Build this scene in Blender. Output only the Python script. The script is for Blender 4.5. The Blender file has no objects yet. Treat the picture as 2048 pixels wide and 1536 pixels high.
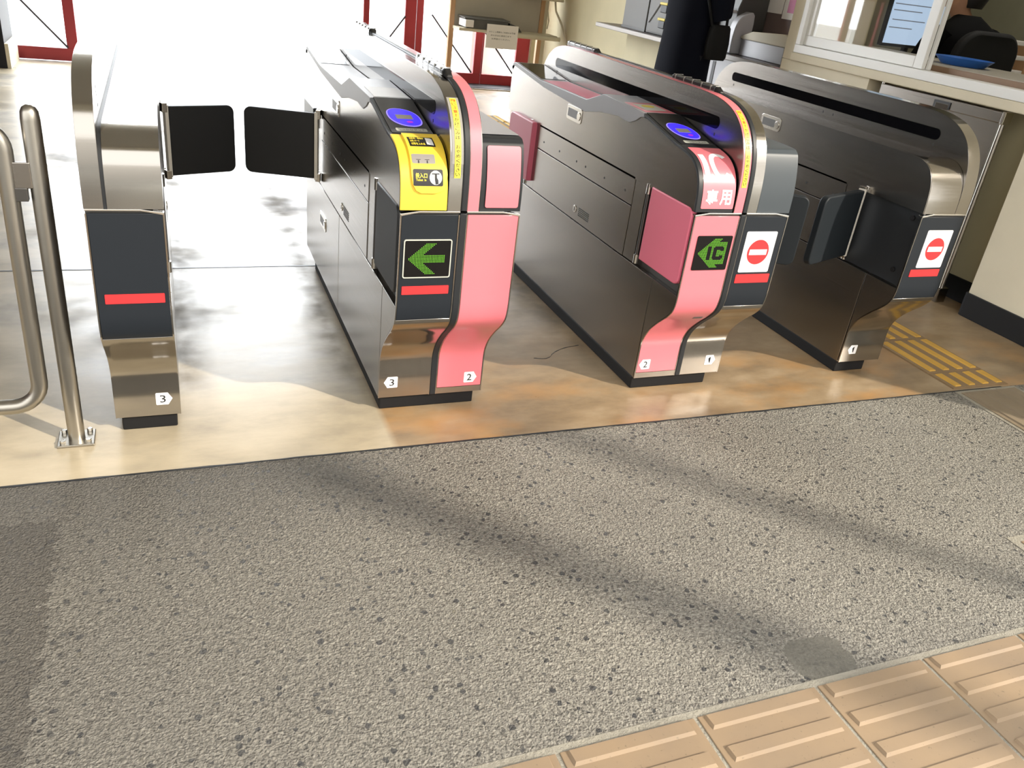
import bpy, bmesh, math, random
from mathutils import Vector, Matrix
random.seed(7)
SC = bpy.context.scene
COL = SC.collection
PI = math.pi

# ------------------------------------------------------------------ camera
cd = bpy.data.cameras.new('camera')
cam = bpy.data.objects.new('camera', cd)
COL.objects.link(cam)
SC.camera = cam
cd.sensor_width = 36.0
cd.sensor_fit = 'HORIZONTAL'
cd.lens = 1648.688 / 2048 * 36.0
cd.clip_start = 0.05
cd.clip_end = 300
CX = (0.92814375, -0.35457055, 0.11326476)
CY = (-0.07059794, -0.46645979, -0.88172059)
CZ = (0.36546561, 0.81036719, -0.45797369)
cam.matrix_world = Matrix(((CX[0], -CY[0], -CZ[0], 0), (CX[1], -CY[1], -CZ[1], 0),
                           (CX[2], -CY[2], -CZ[2], 1.29), (0, 0, 0, 1)))

# ------------------------------------------------------------------ world, sun, exposure
SC.view_settings.view_transform = 'Standard'
SC.view_settings.look = 'None'
SC.view_settings.gamma = 1.0
SC.view_settings.use_curve_mapping = False
SC.view_settings.exposure = -0.05
w = bpy.data.worlds.new('sky')
SC.world = w
w.use_nodes = True
wn, wl = w.node_tree.nodes, w.node_tree.links
wn.clear()
wo = wn.new('ShaderNodeOutputWorld')
bg = wn.new('ShaderNodeBackground')
tc = wn.new('ShaderNodeTexCoord')
sp = wn.new('ShaderNodeSeparateXYZ')
rp = wn.new('ShaderNodeValToRGB')
mr = wn.new('ShaderNodeMapRange')
mr.inputs[1].default_value = -0.35
mr.inputs[2].default_value = 0.45
wl.new(tc.outputs['Generated'], sp.inputs[0])
wl.new(sp.outputs['Y'], mr.inputs[0])
wl.new(mr.outputs[0], rp.inputs[0])
rp.color_ramp.elements[0].color = (0.186, 0.182, 0.174, 1)     # over the street
rp.color_ramp.elements[1].color = (0.92, 0.96, 1.0, 1)       # bright sky over the platforms
wl.new(rp.outputs[0], bg.inputs[0])
bg.inputs[1].default_value = 14.0
wl.new(bg.outputs[0], wo.inputs[0])

sd = bpy.data.lights.new('sun', 'SUN')
sun = bpy.data.objects.new('sun', sd)
COL.objects.link(sun)
SUN_EL = math.radians(33)
sdir = Vector((math.cos(SUN_EL) * 0.7071, -math.cos(SUN_EL) * 0.7071, math.sin(SUN_EL)))
sun.rotation_euler = sdir.to_track_quat('Z', 'Y').to_euler()
sd.energy = 5.2
sd.color = (1.0, 0.90, 0.76)
sd.angle = math.radians(1.1)

# ------------------------------------------------------------------ materials
def mat(name, col, rough=0.5, metal=0.0, **k):
    m = bpy.data.materials.new(name)
    m.use_nodes = True
    b = m.node_tree.nodes['Principled BSDF']
    b.inputs['Base Color'].default_value = (*col, 1)
    b.inputs['Roughness'].default_value = rough
    b.inputs['Metallic'].default_value = metal
    for a, v in k.items():
        b.inputs[a.replace('_', ' ')].default_value = v
    return m

def nd(m, t, **props):
    n = m.node_tree.nodes.new(t)
    for a, v in props.items():
        setattr(n, a, v)
    return n

def lk(m, a, b):
    m.node_tree.links.new(a, b)

def bsdf(m):
    return m.node_tree.nodes['Principled BSDF']

def coords(m, scale=(1, 1, 1)):
    t = nd(m, 'ShaderNodeTexCoord')
    mp = nd(m, 'ShaderNodeMapping')
    mp.inputs['Scale'].default_value = scale
    lk(m, t.outputs['Object'], mp.inputs[0])
    return mp.outputs[0]

def noise(m, vec, scale, detail=4, rough=0.55):
    n = nd(m, 'ShaderNodeTexNoise')
    n.inputs['Scale'].default_value = scale
    n.inputs['Detail'].default_value = detail
    n.inputs['Roughness'].default_value = rough
    lk(m, vec, n.inputs['Vector'])
    return n.outputs['Fac']

def ramp(m, fac, stops):
    r = nd(m, 'ShaderNodeValToRGB')
    e = r.color_ramp.elements
    while len(e) < len(stops):
        e.new(0.5)
    for i, (p, c) in enumerate(stops):
        e[i].position = p
        e[i].color = (*c, 1) if len(c) == 3 else c
    lk(m, fac, r.inputs[0])
    return r.outputs[0]

def mix(m, fac, a, b, mode='MIX'):
    n = nd(m, 'ShaderNodeMix', data_type='RGBA', blend_type=mode)
    for s, v in ((0, fac), (6, a), (7, b)):
        if hasattr(v, 'links'):
            lk(m, v, n.inputs[s])
        else:
            n.inputs[s].default_value = v if s == 0 else (*v, 1)
    return n.outputs[2]

def math_(m, op, a, b=0.0):
    n = nd(m, 'ShaderNodeMath', operation=op)
    for s, v in ((0, a), (1, b)):
        if hasattr(v, 'links'):
            lk(m, v, n.inputs[s])
        else:
            n.inputs[s].default_value = v
    return n.outputs[0]

def bump(m, h, strength=0.3, dist=0.002, prev=None):
    n = nd(m, 'ShaderNodeBump')
    n.inputs['Strength'].default_value = strength
    n.inputs['Distance'].default_value = dist
    lk(m, h, n.inputs['Height'])
    if prev is not None:
        lk(m, prev, n.inputs['Normal'])
    return n.outputs[0]

def steel(name, col, rough, scale):
    m = mat(name, col, rough, 1.0)
    v = coords(m, scale)
    f = noise(m, v, 6.0, 3)
    lk(m, ramp(m, f, [(0.3, (rough - 0.02,) * 3), (0.7, (rough + 0.03,) * 3)]), bsdf(m).inputs['Roughness'])
    return m

M = {}
M['steel'] = steel('brushed_steel', (0.36, 0.338, 0.312), 0.24, (2, 0.6, 60))
M['steel_front'] = steel('brushed_steel_band', (0.42, 0.40, 0.372), 0.13, (1.0, 40, 40))
M['pipe'] = steel('satin_pipe', (0.44, 0.42, 0.38), 0.33, (30, 30, 2))
M['chrome'] = mat('bright_trim', (0.78, 0.76, 0.72), 0.2, 1.0)
M['seam'] = mat('seam_dark', (0.03, 0.03, 0.03), 0.6)
M['core'] = mat('recess_steel', (0.13, 0.125, 0.12), 0.4, 0.9)
M['slate'] = mat('slate_panel', (0.0155, 0.0195, 0.0255), 0.42, 0, Specular_IOR_Level=0.3)
M['black'] = mat('black_plastic', (0.012, 0.012, 0.013), 0.35)
M['rubber'] = mat('black_rubber', (0.008, 0.008, 0.009), 0.65, 0, Specular_IOR_Level=0.3)
M['gapblack'] = mat('dark_grey_gasket', (0.020, 0.022, 0.025), 0.45, 0, Specular_IOR_Level=0.35)
M['pink'] = mat('pink_panel', (0.80, 0.195, 0.235), 0.30, 0, Coat_Weight=0.6, Coat_Roughness=0.16)
M['pinkpad'] = mat('rose_pad', (0.74, 0.165, 0.25), 0.45)
M['blackpad'] = mat('black_pad', (0.010, 0.011, 0.013), 0.5)
M['greypad'] = mat('slate_pad', (0.014, 0.018, 0.022), 0.5, 0, Specular_IOR_Level=0.25)
M['greypod'] = mat('grey_plastic', (0.062, 0.074, 0.085), 0.42, 0, Specular_IOR_Level=0.35)
M['greytop'] = mat('grey_top_plastic', (0.30, 0.30, 0.32), 0.38)
M['yellow'] = mat('yellow_plastic', (0.88, 0.62, 0.055), 0.35)
M['red'] = mat('red_sticker', (0.86, 0.035, 0.04), 0.4)
M['white'] = mat('white_sticker', (0.85, 0.85, 0.86), 0.4)
M['ink'] = mat('black_ink', (0.01, 0.01, 0.012), 0.5)
M['redink'] = mat('red_ink', (0.7, 0.09, 0.02), 0.5)
M['yellowsticker'] = mat('yellow_sticker', (0.92, 0.76, 0.06), 0.4)
M['glass_black'] = mat('black_glass', (0.004, 0.004, 0.005), 0.08, 0, Specular_IOR_Level=0.18)
M['led'] = mat('led_green', (0.1, 0.3, 0.02), 0.5, 0, Emission_Color=(0.20, 0.72, 0.03, 1), Emission_Strength=0.5)
M['ledback'] = mat('led_board', (0.006, 0.005, 0.005), 0.5, 0, Specular_IOR_Level=0.2)
M['blue'] = mat('reader_blue_light', (0.02, 0.02, 0.3), 0.3, 0, Emission_Color=(0.045, 0.022, 1.0, 1), Emission_Strength=1.3)
M['bluerim'] = mat('reader_rim', (0.35, 0.3, 0.8), 0.3, 0, Emission_Color=(0.28, 0.2, 0.95, 1), Emission_Strength=0.9)
M['lcd'] = mat('lcd_panel', (0.45, 0.42, 0.36), 0.3)
M['redlogo'] = mat('reader_mark', (0.4, 0.02, 0.2), 0.3, 0, Emission_Color=(0.35, 0.02, 0.5, 1), Emission_Strength=0.9)
M['slotgrey'] = mat('slot_grey', (0.27, 0.25, 0.235), 0.45)
M['silverlabel'] = mat('silver_label', (0.52, 0.53, 0.47), 0.35)
M['redpaint'] = mat('red_painted_steel', (0.33, 0.022, 0.03), 0.45)
M['wire'] = mat('grey_wire', (0.05, 0.045, 0.055), 0.6)
M['wood'] = mat('pale_wood', (0.50, 0.30, 0.16), 0.6)
M['brownwood'] = mat('brown_wood', (0.21, 0.125, 0.07), 0.5)
M['cream'] = mat('cream_paint', (0.72, 0.65, 0.49), 0.7)
M['creamdark'] = mat('dark_cream_paint', (0.50, 0.45, 0.29), 0.7)  # deeper cream, used on the recess and alcove walls
M['board'] = mat('grey_board', (0.44, 0.40, 0.33), 0.7)
M['shelfpaint'] = mat('shelf_paint', (0.55, 0.50, 0.38), 0.6)
M['skirt'] = mat('black_skirting', (0.010, 0.010, 0.011), 0.5, 0, Specular_IOR_Level=0.3)
M['alu'] = mat('white_aluminium', (0.82, 0.82, 0.80), 0.35)
M['paper'] = mat('paper', (0.80, 0.77, 0.74), 0.8)
M['pinkpaper'] = mat('pink_paper', (0.62, 0.27, 0.42), 0.8)
M['brown'] = mat('brown_board', (0.16, 0.115, 0.105), 0.5)
M['counter'] = mat('counter_top', (0.30, 0.26, 0.22), 0.35)
M['counterdark'] = mat('counter_dark', (0.05, 0.035, 0.03), 0.4)
M['counteredge'] = mat('counter_metal_edge', (0.30, 0.28, 0.26), 0.5, 0.3)
M['machine'] = mat('machine_grey', (0.10, 0.098, 0.09), 0.5)
M['machinedark'] = mat('machine_panel', (0.055, 0.055, 0.052), 0.45)
M['machinelight'] = mat('machine_silver', (0.42, 0.42, 0.45), 0.35)
M['hazard'] = mat('yellow_marker', (0.62, 0.5, 0.06), 0.5)
M['coat'] = mat('navy_coat', (0.004, 0.005, 0.010), 0.95, 0, Specular_IOR_Level=0.15)
M['jacket'] = mat('black_jacket', (0.004, 0.004, 0.0045), 0.9, 0, Specular_IOR_Level=0.15)
M['trousers'] = mat('dark_trousers', (0.012, 0.012, 0.016), 0.8)
M['bag'] = mat('black_bag', (0.004, 0.004, 0.004), 0.7, 0, Specular_IOR_Level=0.25)
M['skin'] = mat('skin', (0.50, 0.27, 0.17), 0.55)
M['hair'] = mat('black_hair', (0.012, 0.010, 0.009), 0.5)
M['shoe'] = mat('black_leather', (0.01, 0.009, 0.008), 0.3)
M['chair'] = mat('charcoal_fabric', (0.015, 0.015, 0.016), 0.75, 0, Specular_IOR_Level=0.3)
M['bluetray'] = mat('blue_plastic', (0.03, 0.14, 0.50), 0.3)
M['desk'] = mat('office_desk', (0.36, 0.33, 0.27), 0.5)
M['screen'] = mat('lit_screen', (0.2, 0.25, 0.3), 0.3, 0, Emission_Color=(0.42, 0.55, 0.72, 1), Emission_Strength=1.0)
M['screenline'] = mat('screen_lines', (0.1, 0.1, 0.12), 0.3, 0, Emission_Color=(0.12, 0.14, 0.17, 1), Emission_Strength=0.75)
M['officewall'] = mat('office_wall', (0.34, 0.33, 0.24), 0.8)
M['ceiling'] = mat('ceiling_paint', (0.55, 0.53, 0.47), 0.8)
M['outground'] = mat('platform_paving', (0.62, 0.62, 0.60), 0.8)
M['facade'] = mat('street_facade', (0.15, 0.135, 0.115), 0.85)
M['barbeige'] = mat('beige_metal_paint', (0.80, 0.76, 0.68), 0.45)
M['outblock'] = mat('grey_block', (0.40, 0.36, 0.36), 0.8)
M['concretepost'] = mat('concrete_post', (0.42, 0.40, 0.37), 0.8)
M['tape'] = mat('clear_edge', (0.30, 0.29, 0.265), 0.2)
M['lampcover'] = mat('smoked_cover', (0.03, 0.032, 0.034), 0.1)
M['keylock'] = mat('lock_plate', (0.66, 0.63, 0.58), 0.25, 1.0)

g = bpy.data.materials.new('clear_glass')
g.use_nodes = True
g.node_tree.nodes.clear()
_o = nd(g, 'ShaderNodeOutputMaterial')
_t = nd(g, 'ShaderNodeBsdfTransparent')
_r = nd(g, 'ShaderNodeBsdfGlossy')
_r.inputs['Roughness'].default_value = 0.02
_f = nd(g, 'ShaderNodeFresnel')
_g = nd(g, 'ShaderNodeNewGeometry')
_mr = nd(g, 'ShaderNodeMapRange')
_mr.inputs[3].default_value = 1.55
_mr.inputs[4].default_value = 1 / 1.55
lk(g, _g.outputs['Backfacing'], _mr.inputs[0])
lk(g, _mr.outputs[0], _f.inputs['IOR'])
_m = nd(g, 'ShaderNodeMixShader')
lk(g, _f.outputs[0], _m.inputs[0])
lk(g, _t.outputs[0], _m.inputs[1])
lk(g, _r.outputs[0], _m.inputs[2])
lk(g, _m.outputs[0], _o.inputs[0])
M['glass'] = g

# washed aggregate pavement
m = M['aggregate'] = mat('washed_aggregate', (0.3, 0.28, 0.24), 0.75)
v = coords(m)
n1 = noise(m, v, 3.0, 4)
n2 = noise(m, v, 115.0, 6, 0.68)
n3 = noise(m, v, 42.0, 4)
wn_ = nd(m, 'ShaderNodeTexNoise')
wn_.inputs['Scale'].default_value = 90.0
lk(m, v, wn_.inputs['Vector'])
wv = nd(m, 'ShaderNodeVectorMath', operation='MULTIPLY_ADD')
lk(m, wn_.outputs['Color'], wv.inputs[0])
wv.inputs[1].default_value = (0.010, 0.010, 0.010)
lk(m, v, wv.inputs[2])
base = ramp(m, n2, [(0.30, (0.14, 0.132, 0.112)), (0.47, (0.325, 0.306, 0.262)), (0.66, (0.58, 0.548, 0.47))])
base = mix(m, math_(m, 'MULTIPLY', ramp(m, n1, [(0.35, (0, 0, 0)), (0.75, (1, 1, 1))]), 0.30), base, (0.17, 0.163, 0.15))
def pebbles(scale, share, size):
    vo = nd(m, 'ShaderNodeTexVoronoi', feature='F1')
    vo.inputs['Scale'].default_value = scale
    lk(m, wv.outputs[0], vo.inputs['Vector'])
    c = nd(m, 'ShaderNodeSeparateColor')
    lk(m, vo.outputs['Color'], c.inputs[0])
    sz = math_(m, 'ADD', size * 0.35, math_(m, 'MULTIPLY', c.outputs[1], size * 0.75))
    return vo, c, math_(m, 'MULTIPLY', math_(m, 'GREATER_THAN', c.outputs[0], 1 - share), math_(m, 'LESS_THAN', vo.outputs['Distance'], sz))
vg = nd(m, 'ShaderNodeTexVoronoi', feature='F1')
vg.inputs['Scale'].default_value = 185.0
lk(m, wv.outputs[0], vg.inputs['Vector'])
vo, sepc, peb = pebbles(62.0, 0.22, 0.42)
_, sep2, peb2 = pebbles(120.0, 0.20, 0.45)
pcol = ramp(m, sepc.outputs[2], [(0.0, (0.04, 0.042, 0.045)), (0.5, (0.09, 0.09, 0.085)), (0.8, (0.20, 0.19, 0.16)), (1.0, (0.28, 0.26, 0.20))])
base = mix(m, math_(m, 'MULTIPLY', peb2, 0.8), base, ramp(m, sep2.outputs[2], [(0.0, (0.06, 0.06, 0.058)), (1.0, (0.22, 0.205, 0.17))]))
base = mix(m, math_(m, 'MULTIPLY', peb, 0.9), base, pcol)
spk = math_(m, 'MULTIPLY', math_(m, 'LESS_THAN', sepc.outputs[0], 0.012), math_(m, 'LESS_THAN', vo.outputs['Distance'], 0.13))
base = mix(m, spk, base, (0.75, 0.74, 0.70))
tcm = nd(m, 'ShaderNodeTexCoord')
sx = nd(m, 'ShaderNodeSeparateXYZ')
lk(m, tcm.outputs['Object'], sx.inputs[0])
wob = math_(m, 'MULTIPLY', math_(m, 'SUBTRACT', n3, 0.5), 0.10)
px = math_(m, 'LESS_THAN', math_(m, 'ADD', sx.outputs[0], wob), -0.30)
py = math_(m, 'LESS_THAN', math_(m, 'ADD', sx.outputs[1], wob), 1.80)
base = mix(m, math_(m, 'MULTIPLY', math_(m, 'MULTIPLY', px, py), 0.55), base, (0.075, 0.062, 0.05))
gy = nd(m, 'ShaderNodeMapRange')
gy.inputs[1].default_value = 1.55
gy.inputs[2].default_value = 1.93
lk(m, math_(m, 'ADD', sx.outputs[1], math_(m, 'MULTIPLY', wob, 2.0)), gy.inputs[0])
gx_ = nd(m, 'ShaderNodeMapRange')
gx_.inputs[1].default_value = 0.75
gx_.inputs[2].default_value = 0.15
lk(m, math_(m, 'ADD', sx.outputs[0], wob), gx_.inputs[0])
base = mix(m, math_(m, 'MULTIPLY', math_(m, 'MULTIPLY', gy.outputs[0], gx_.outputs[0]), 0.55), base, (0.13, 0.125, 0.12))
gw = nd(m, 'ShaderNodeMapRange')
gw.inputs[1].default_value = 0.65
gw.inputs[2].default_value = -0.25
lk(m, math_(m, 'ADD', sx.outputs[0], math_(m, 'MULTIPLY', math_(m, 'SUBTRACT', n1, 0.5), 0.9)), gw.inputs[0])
base = mix(m, math_(m, 'MULTIPLY', gw.outputs[0], 0.40), base, (0.125, 0.118, 0.105))  # broad shade over the left pavement, painted in as darker colour
# repaired smooth patch beside the tactile tiles
dx_ = math_(m, 'DIVIDE', math_(m, 'SUBTRACT', sx.outputs[0], 1.255), 0.085)
dy_ = math_(m, 'DIVIDE', math_(m, 'SUBTRACT', sx.outputs[1], 0.955), 0.062)
dd = math_(m, 'ADD', math_(m, 'POWER', math_(m, 'ABSOLUTE', dx_), 3.0), math_(m, 'POWER', math_(m, 'ABSOLUTE', dy_), 3.0))
patch = math_(m, 'LESS_THAN', math_(m, 'ADD', dd, math_(m, 'MULTIPLY', n3, 0.8)), 1.2)
base = mix(m, math_(m, 'MULTIPLY', patch, 0.85), base, (0.105, 0.10, 0.083))
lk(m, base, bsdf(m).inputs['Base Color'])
relief = math_(m, 'SUBTRACT', math_(m, 'ADD', n2, math_(m, 'MULTIPLY', n3, 0.5)), math_(m, 'MULTIPLY', math_(m, 'MAXIMUM', peb, peb2), 0.22))
relief = math_(m, 'SUBTRACT', relief, math_(m, 'MULTIPLY', vg.outputs['Distance'], 0.75))
relief = math_(m, 'MULTIPLY', relief, math_(m, 'SUBTRACT', 1.0, math_(m, 'MULTIPLY', patch, 0.9)))
lk(m, bump(m, relief, 1.0, 0.016), bsdf(m).inputs['Normal'])
lk(m, math_(m, 'SUBTRACT', 0.85, math_(m, 'MULTIPLY', peb, 0.3)), bsdf(m).inputs['Roughness'])

# trowelled concrete
m = M['concrete'] = mat('trowelled_concrete', (0.5, 0.4, 0.27), 0.35)
v = coords(m)
vs = coords(m, (1.0, 2.1, 1))
big = noise(m, v, 1.3, 5, 0.6)
streak = noise(m, vs, 3.2, 6, 0.62)
fine = noise(m, v, 40.0, 5, 0.6)
tcm = nd(m, 'ShaderNodeTexCoord')
sx = nd(m, 'ShaderNodeSeparateXYZ')
lk(m, tcm.outputs['Object'], sx.inputs[0])
pale = ramp(m, streak, [(0.3, (0.31, 0.265, 0.195)), (0.52, (0.44, 0.375, 0.265)), (0.75, (0.54, 0.465, 0.335))])
tan = ramp(m, streak, [(0.3, (0.165, 0.115, 0.066)), (0.5, (0.285, 0.205, 0.12)), (0.72, (0.40, 0.305, 0.195))])
rust = ramp(m, noise(m, coords(m, (1.0, 1.6, 1)), 2.6, 4), [(0.48, (0, 0, 0)), (0.64, (1, 1, 1))])
ry = nd(m, 'ShaderNodeMapRange')
ry.inputs[1].default_value = 2.75
ry.inputs[2].default_value = 2.15
lk(m, sx.outputs[1], ry.inputs[0])
tan = mix(m, math_(m, 'MULTIPLY', math_(m, 'MULTIPLY', rust, ry.outputs[0]), 0.7), tan, (0.40, 0.215, 0.075))
side = nd(m, 'ShaderNodeMapRange')
side.inputs[1].default_value = 0.535
side.inputs[2].default_value = 0.56
lk(m, sx.outputs[0], side.inputs[0])
col = mix(m, side.outputs[0], pale, tan)
dirt = ramp(m, big, [(0.52, (0, 0, 0)), (0.66, (1, 1, 1))])
back = nd(m, 'ShaderNodeMapRange')
back.inputs[1].default_value = 2.3
back.inputs[2].default_value = 3.0
lk(m, sx.outputs[1], back.inputs[0])
dfac = math_(m, 'MULTIPLY', math_(m, 'MULTIPLY', dirt, back.outputs[0]), 0.75)
col = mix(m, dfac, col, (0.10, 0.09, 0.075))
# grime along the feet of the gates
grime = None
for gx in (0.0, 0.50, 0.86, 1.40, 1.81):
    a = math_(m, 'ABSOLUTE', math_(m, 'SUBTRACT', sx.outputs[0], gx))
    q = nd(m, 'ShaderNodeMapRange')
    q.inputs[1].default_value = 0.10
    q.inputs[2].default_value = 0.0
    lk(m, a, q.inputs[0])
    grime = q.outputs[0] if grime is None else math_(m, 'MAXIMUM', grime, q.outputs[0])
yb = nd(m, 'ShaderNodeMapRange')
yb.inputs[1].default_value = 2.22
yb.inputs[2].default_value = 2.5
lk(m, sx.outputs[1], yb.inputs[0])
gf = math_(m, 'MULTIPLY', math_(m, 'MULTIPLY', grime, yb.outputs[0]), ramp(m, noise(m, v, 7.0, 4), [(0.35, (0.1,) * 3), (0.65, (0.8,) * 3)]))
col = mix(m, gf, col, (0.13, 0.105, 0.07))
lk(m, col, bsdf(m).inputs['Base Color'])
rg = math_(m, 'ADD', ramp(m, streak, [(0.3, (0.27,) * 3), (0.7, (0.40,) * 3)]), math_(m, 'MULTIPLY', dfac, 0.35))
rg = math_(m, 'ADD', rg, math_(m, 'MULTIPLY', gf, 0.3))
lk(m, rg, bsdf(m).inputs['Roughness'])
hh = math_(m, 'ADD', math_(m, 'MULTIPLY', streak, 0.8), math_(m, 'MULTIPLY', fine, 0.25))
lk(m, bump(m, hh, 0.22, 0.004), bsdf(m).inputs['Normal'])

def tilemat(name, c, var):
    m = mat(name, c, 0.65)
    v = coords(m)
    f = noise(m, v, 5.0, 4)
    s = noise(m, v, 120.0, 3)
    a = mix(m, ramp(m, f, [(0.3, (0,) * 3), (0.7, (1,) * 3)]), c, var)
    a = mix(m, ramp(m, s, [(0.66, (0,) * 3), (0.74, (0.5,) * 3)]), a, tuple(x * 0.5 for x in var))
    lk(m, a, bsdf(m).inputs['Base Color'])
    lk(m, bump(m, s, 0.2, 0.001), bsdf(m).inputs['Normal'])
    return m
M['tile'] = tilemat('beige_tile', (0.285, 0.202, 0.122), (0.225, 0.165, 0.11))
M['tilegrout'] = tilemat('tile_grout', (0.46, 0.43, 0.35), (0.33, 0.305, 0.25))
m = M['tilegrout']
lk(m, bump(m, noise(m, coords(m), 110.0, 5, 0.7), 1.0, 0.012), bsdf(m).inputs['Normal'])
M['tiledull'] = tilemat('dull_tile', (0.24, 0.19, 0.13), (0.19, 0.15, 0.10))
M['tilebrown'] = tilemat('brown_tile', (0.27, 0.175, 0.09), (0.22, 0.15, 0.08))
M['tileyellow'] = tilemat('yellow_bar', (0.62, 0.36, 0.06), (0.50, 0.29, 0.05))

# wall paint with faint dirt
for k in ('cream', 'creamdark', 'officewall', 'board'):
    m = M[k]
    c = tuple(bsdf(m).inputs['Base Color'].default_value)[:3]
    f = noise(m, coords(m), 2.5, 5)
    lk(m, ramp(m, f, [(0.3, tuple(x * 0.88 for x in c)), (0.65, c)]), bsdf(m).inputs['Base Color'])

# ------------------------------------------------------------------ mesh helpers
class MB:
    def __init__(s):
        s.v, s.f, s.mi = [], [], []
    def add(s, vf, mi=0):
        v, f = vf
        o = len(s.v)
        s.v += [tuple(p) for p in v]
        s.f += [tuple(i + o for i in q) for q in f]
        s.mi += [mi] * len(f)
        return s

def box(x0, x1, y0, y1, z0, z1):
    v = [(x, y, z) for z in (z0, z1) for y in (y0, y1) for x in (x0, x1)]
    return v, [(0, 2, 3, 1), (4, 5, 7, 6), (0, 1, 5, 4), (1, 3, 7, 5), (3, 2, 6, 7), (2, 0, 4, 6)]

def prism(poly, a, b, axis='x'):
    """poly of two coordinates, extruded from a to b along an axis"""
    def p3(p, t):
        return {'x': (t, p[0], p[1]), 'y': (p[0], t, p[1]), 'z': (p[0], p[1], t)}[axis]
    n = len(poly)
    v = [p3(p, a) for p in poly] + [p3(p, b) for p in poly]
    f = [tuple(range(n))[::-1], tuple(range(n, 2 * n))]
    f += [(i, (i + 1) % n, n + (i + 1) % n, n + i) for i in range(n)]
    return v, f

def rrect(x0, x1, z0, z1, r, n=5):
    pts = []
    for cx, cz, a0 in ((x1 - r, z1 - r, 0), (x0 + r, z1 - r, 90), (x0 + r, z0 + r, 180), (x1 - r, z0 + r, 270)):
        for i in range(n + 1):
            a = math.radians(a0 + 90 * i / n)
            pts.append((cx + r * math.cos(a), cz + r * math.sin(a)))
    return pts

def circ(cx, cz, r, n=28, rz=None):
    return [(cx + r * math.cos(2 * PI * i / n), cz + (rz or r) * math.sin(2 * PI * i / n)) for i in range(n)]

def tube(path, r, n=12, caps=True):
    path = [Vector(p) for p in path]
    v, f = [], []
    prev = None
    for i, p in enumerate(path):
        t = (path[min(i + 1, len(path) - 1)] - path[max(i - 1, 0)]).normalized()
        if prev is None:
            u = t.orthogonal().normalized()
        else:
            u = (prev - t * prev.dot(t)).normalized()
        prev = u
        w_ = t.cross(u)
        rr = r[i] if isinstance(r, (list, tuple)) else r
        for k in range(n):
            a = 2 * PI * k / n
            v.append(p + (u * math.cos(a) + w_ * math.sin(a)) * rr)
    for i in range(len(path) - 1):
        for k in range(n):
            f.append((i * n + k, i * n + (k + 1) % n, (i + 1) * n + (k + 1) % n, (i + 1) * n + k))
    if caps:
        f.append(tuple(range(n))[::-1])
        f.append(tuple(range((len(path) - 1) * n, len(path) * n)))
    return v, f

def loft(rings, n=24, p=2.0):
    """rings: (cx, cy, z, rx, ry, rot)"""
    v, f = [], []
    for cx, cy, z, rx, ry, rot in rings:
        for k in range(n):
            a = 2 * PI * k / n
            ca, sa = math.cos(a), math.sin(a)
            x = rx * math.copysign(abs(ca) ** (2 / p), ca)
            y = ry * math.copysign(abs(sa) ** (2 / p), sa)
            v.append((cx + x * math.cos(rot) - y * math.sin(rot), cy + x * math.sin(rot) + y * math.cos(rot), z))
    R = len(rings)
    for i in range(R - 1):
        for k in range(n):
            f.append((i * n + k, i * n + (k + 1) % n, (i + 1) * n + (k + 1) % n, (i + 1) * n + k))
    f.append(tuple(range(n))[::-1])
    f.append(tuple(range((R - 1) * n, R * n)))
    return v, f

ORG = {}
def obj(name, vf, mats, parent=None, bev=0.0, smooth=None, label=None, stuff=False):
    if isinstance(vf, MB):
        v, f, mi = vf.v, vf.f, vf.mi
    else:
        v, f = vf
        mi = None
    o0 = ORG.get(parent.name, Vector((0, 0, 0))) if parent else Vector((0, 0, 0))
    if parent is None:
        xs = [p[0] for p in v]; ys = [p[1] for p in v]; zs = [p[2] for p in v]
        o0 = Vector(((min(xs) + max(xs)) / 2, (min(ys) + max(ys)) / 2, min(zs)))
    me = bpy.data.meshes.new(name)
    me.from_pydata([(p[0] - o0[0], p[1] - o0[1], p[2] - o0[2]) for p in v], [], [list(q) for q in f])
    for k in (mats if isinstance(mats, (list, tuple)) else [mats]):
        me.materials.append(M[k])
    if mi:
        me.polygons.foreach_set('material_index', mi)
    bm = bmesh.new()
    bm.from_mesh(me)
    bmesh.ops.recalc_face_normals(bm, faces=bm.faces)
    bm.to_mesh(me)
    bm.free()
    if smooth is not None:
        me.polygons.foreach_set('use_smooth', [True] * len(me.polygons))
        me.set_sharp_from_angle(angle=math.radians(smooth))
    o = bpy.data.objects.new(name, me)
    COL.objects.link(o)
    if parent:
        o.parent = parent
        ORG[o.name] = o0
    else:
        o.location = o0
        ORG[o.name] = o0
    if bev:
        b = o.modifiers.new('bevel', 'BEVEL')
        b.width = bev
        b.segments = 2
        b.limit_method = 'ANGLE'
        b.angle_limit = math.radians(35)
        b.harden_normals = False
    if label:
        o['label'] = label
    if stuff:
        o['kind'] = 'stuff'
    return o

def thing(name, loc, label, cat, group=None):
    o = bpy.data.objects.new(name, None)
    COL.objects.link(o)
    o.location = loc
    o.empty_display_size = 0.1
    ORG[o.name] = Vector(loc)
    tag(o, label, cat, group)
    return o

def tag(o, label, cat, group=None):
    o['label'] = label
    o['category'] = cat
    if group:
        o['group'] = group
    return o

def struct(name, vf, mats, parent=None, bev=0.0, smooth=None):
    o = obj(name, vf, mats, parent, bev, smooth)
    if parent is None:
        o['kind'] = 'structure'
    return o

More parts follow.
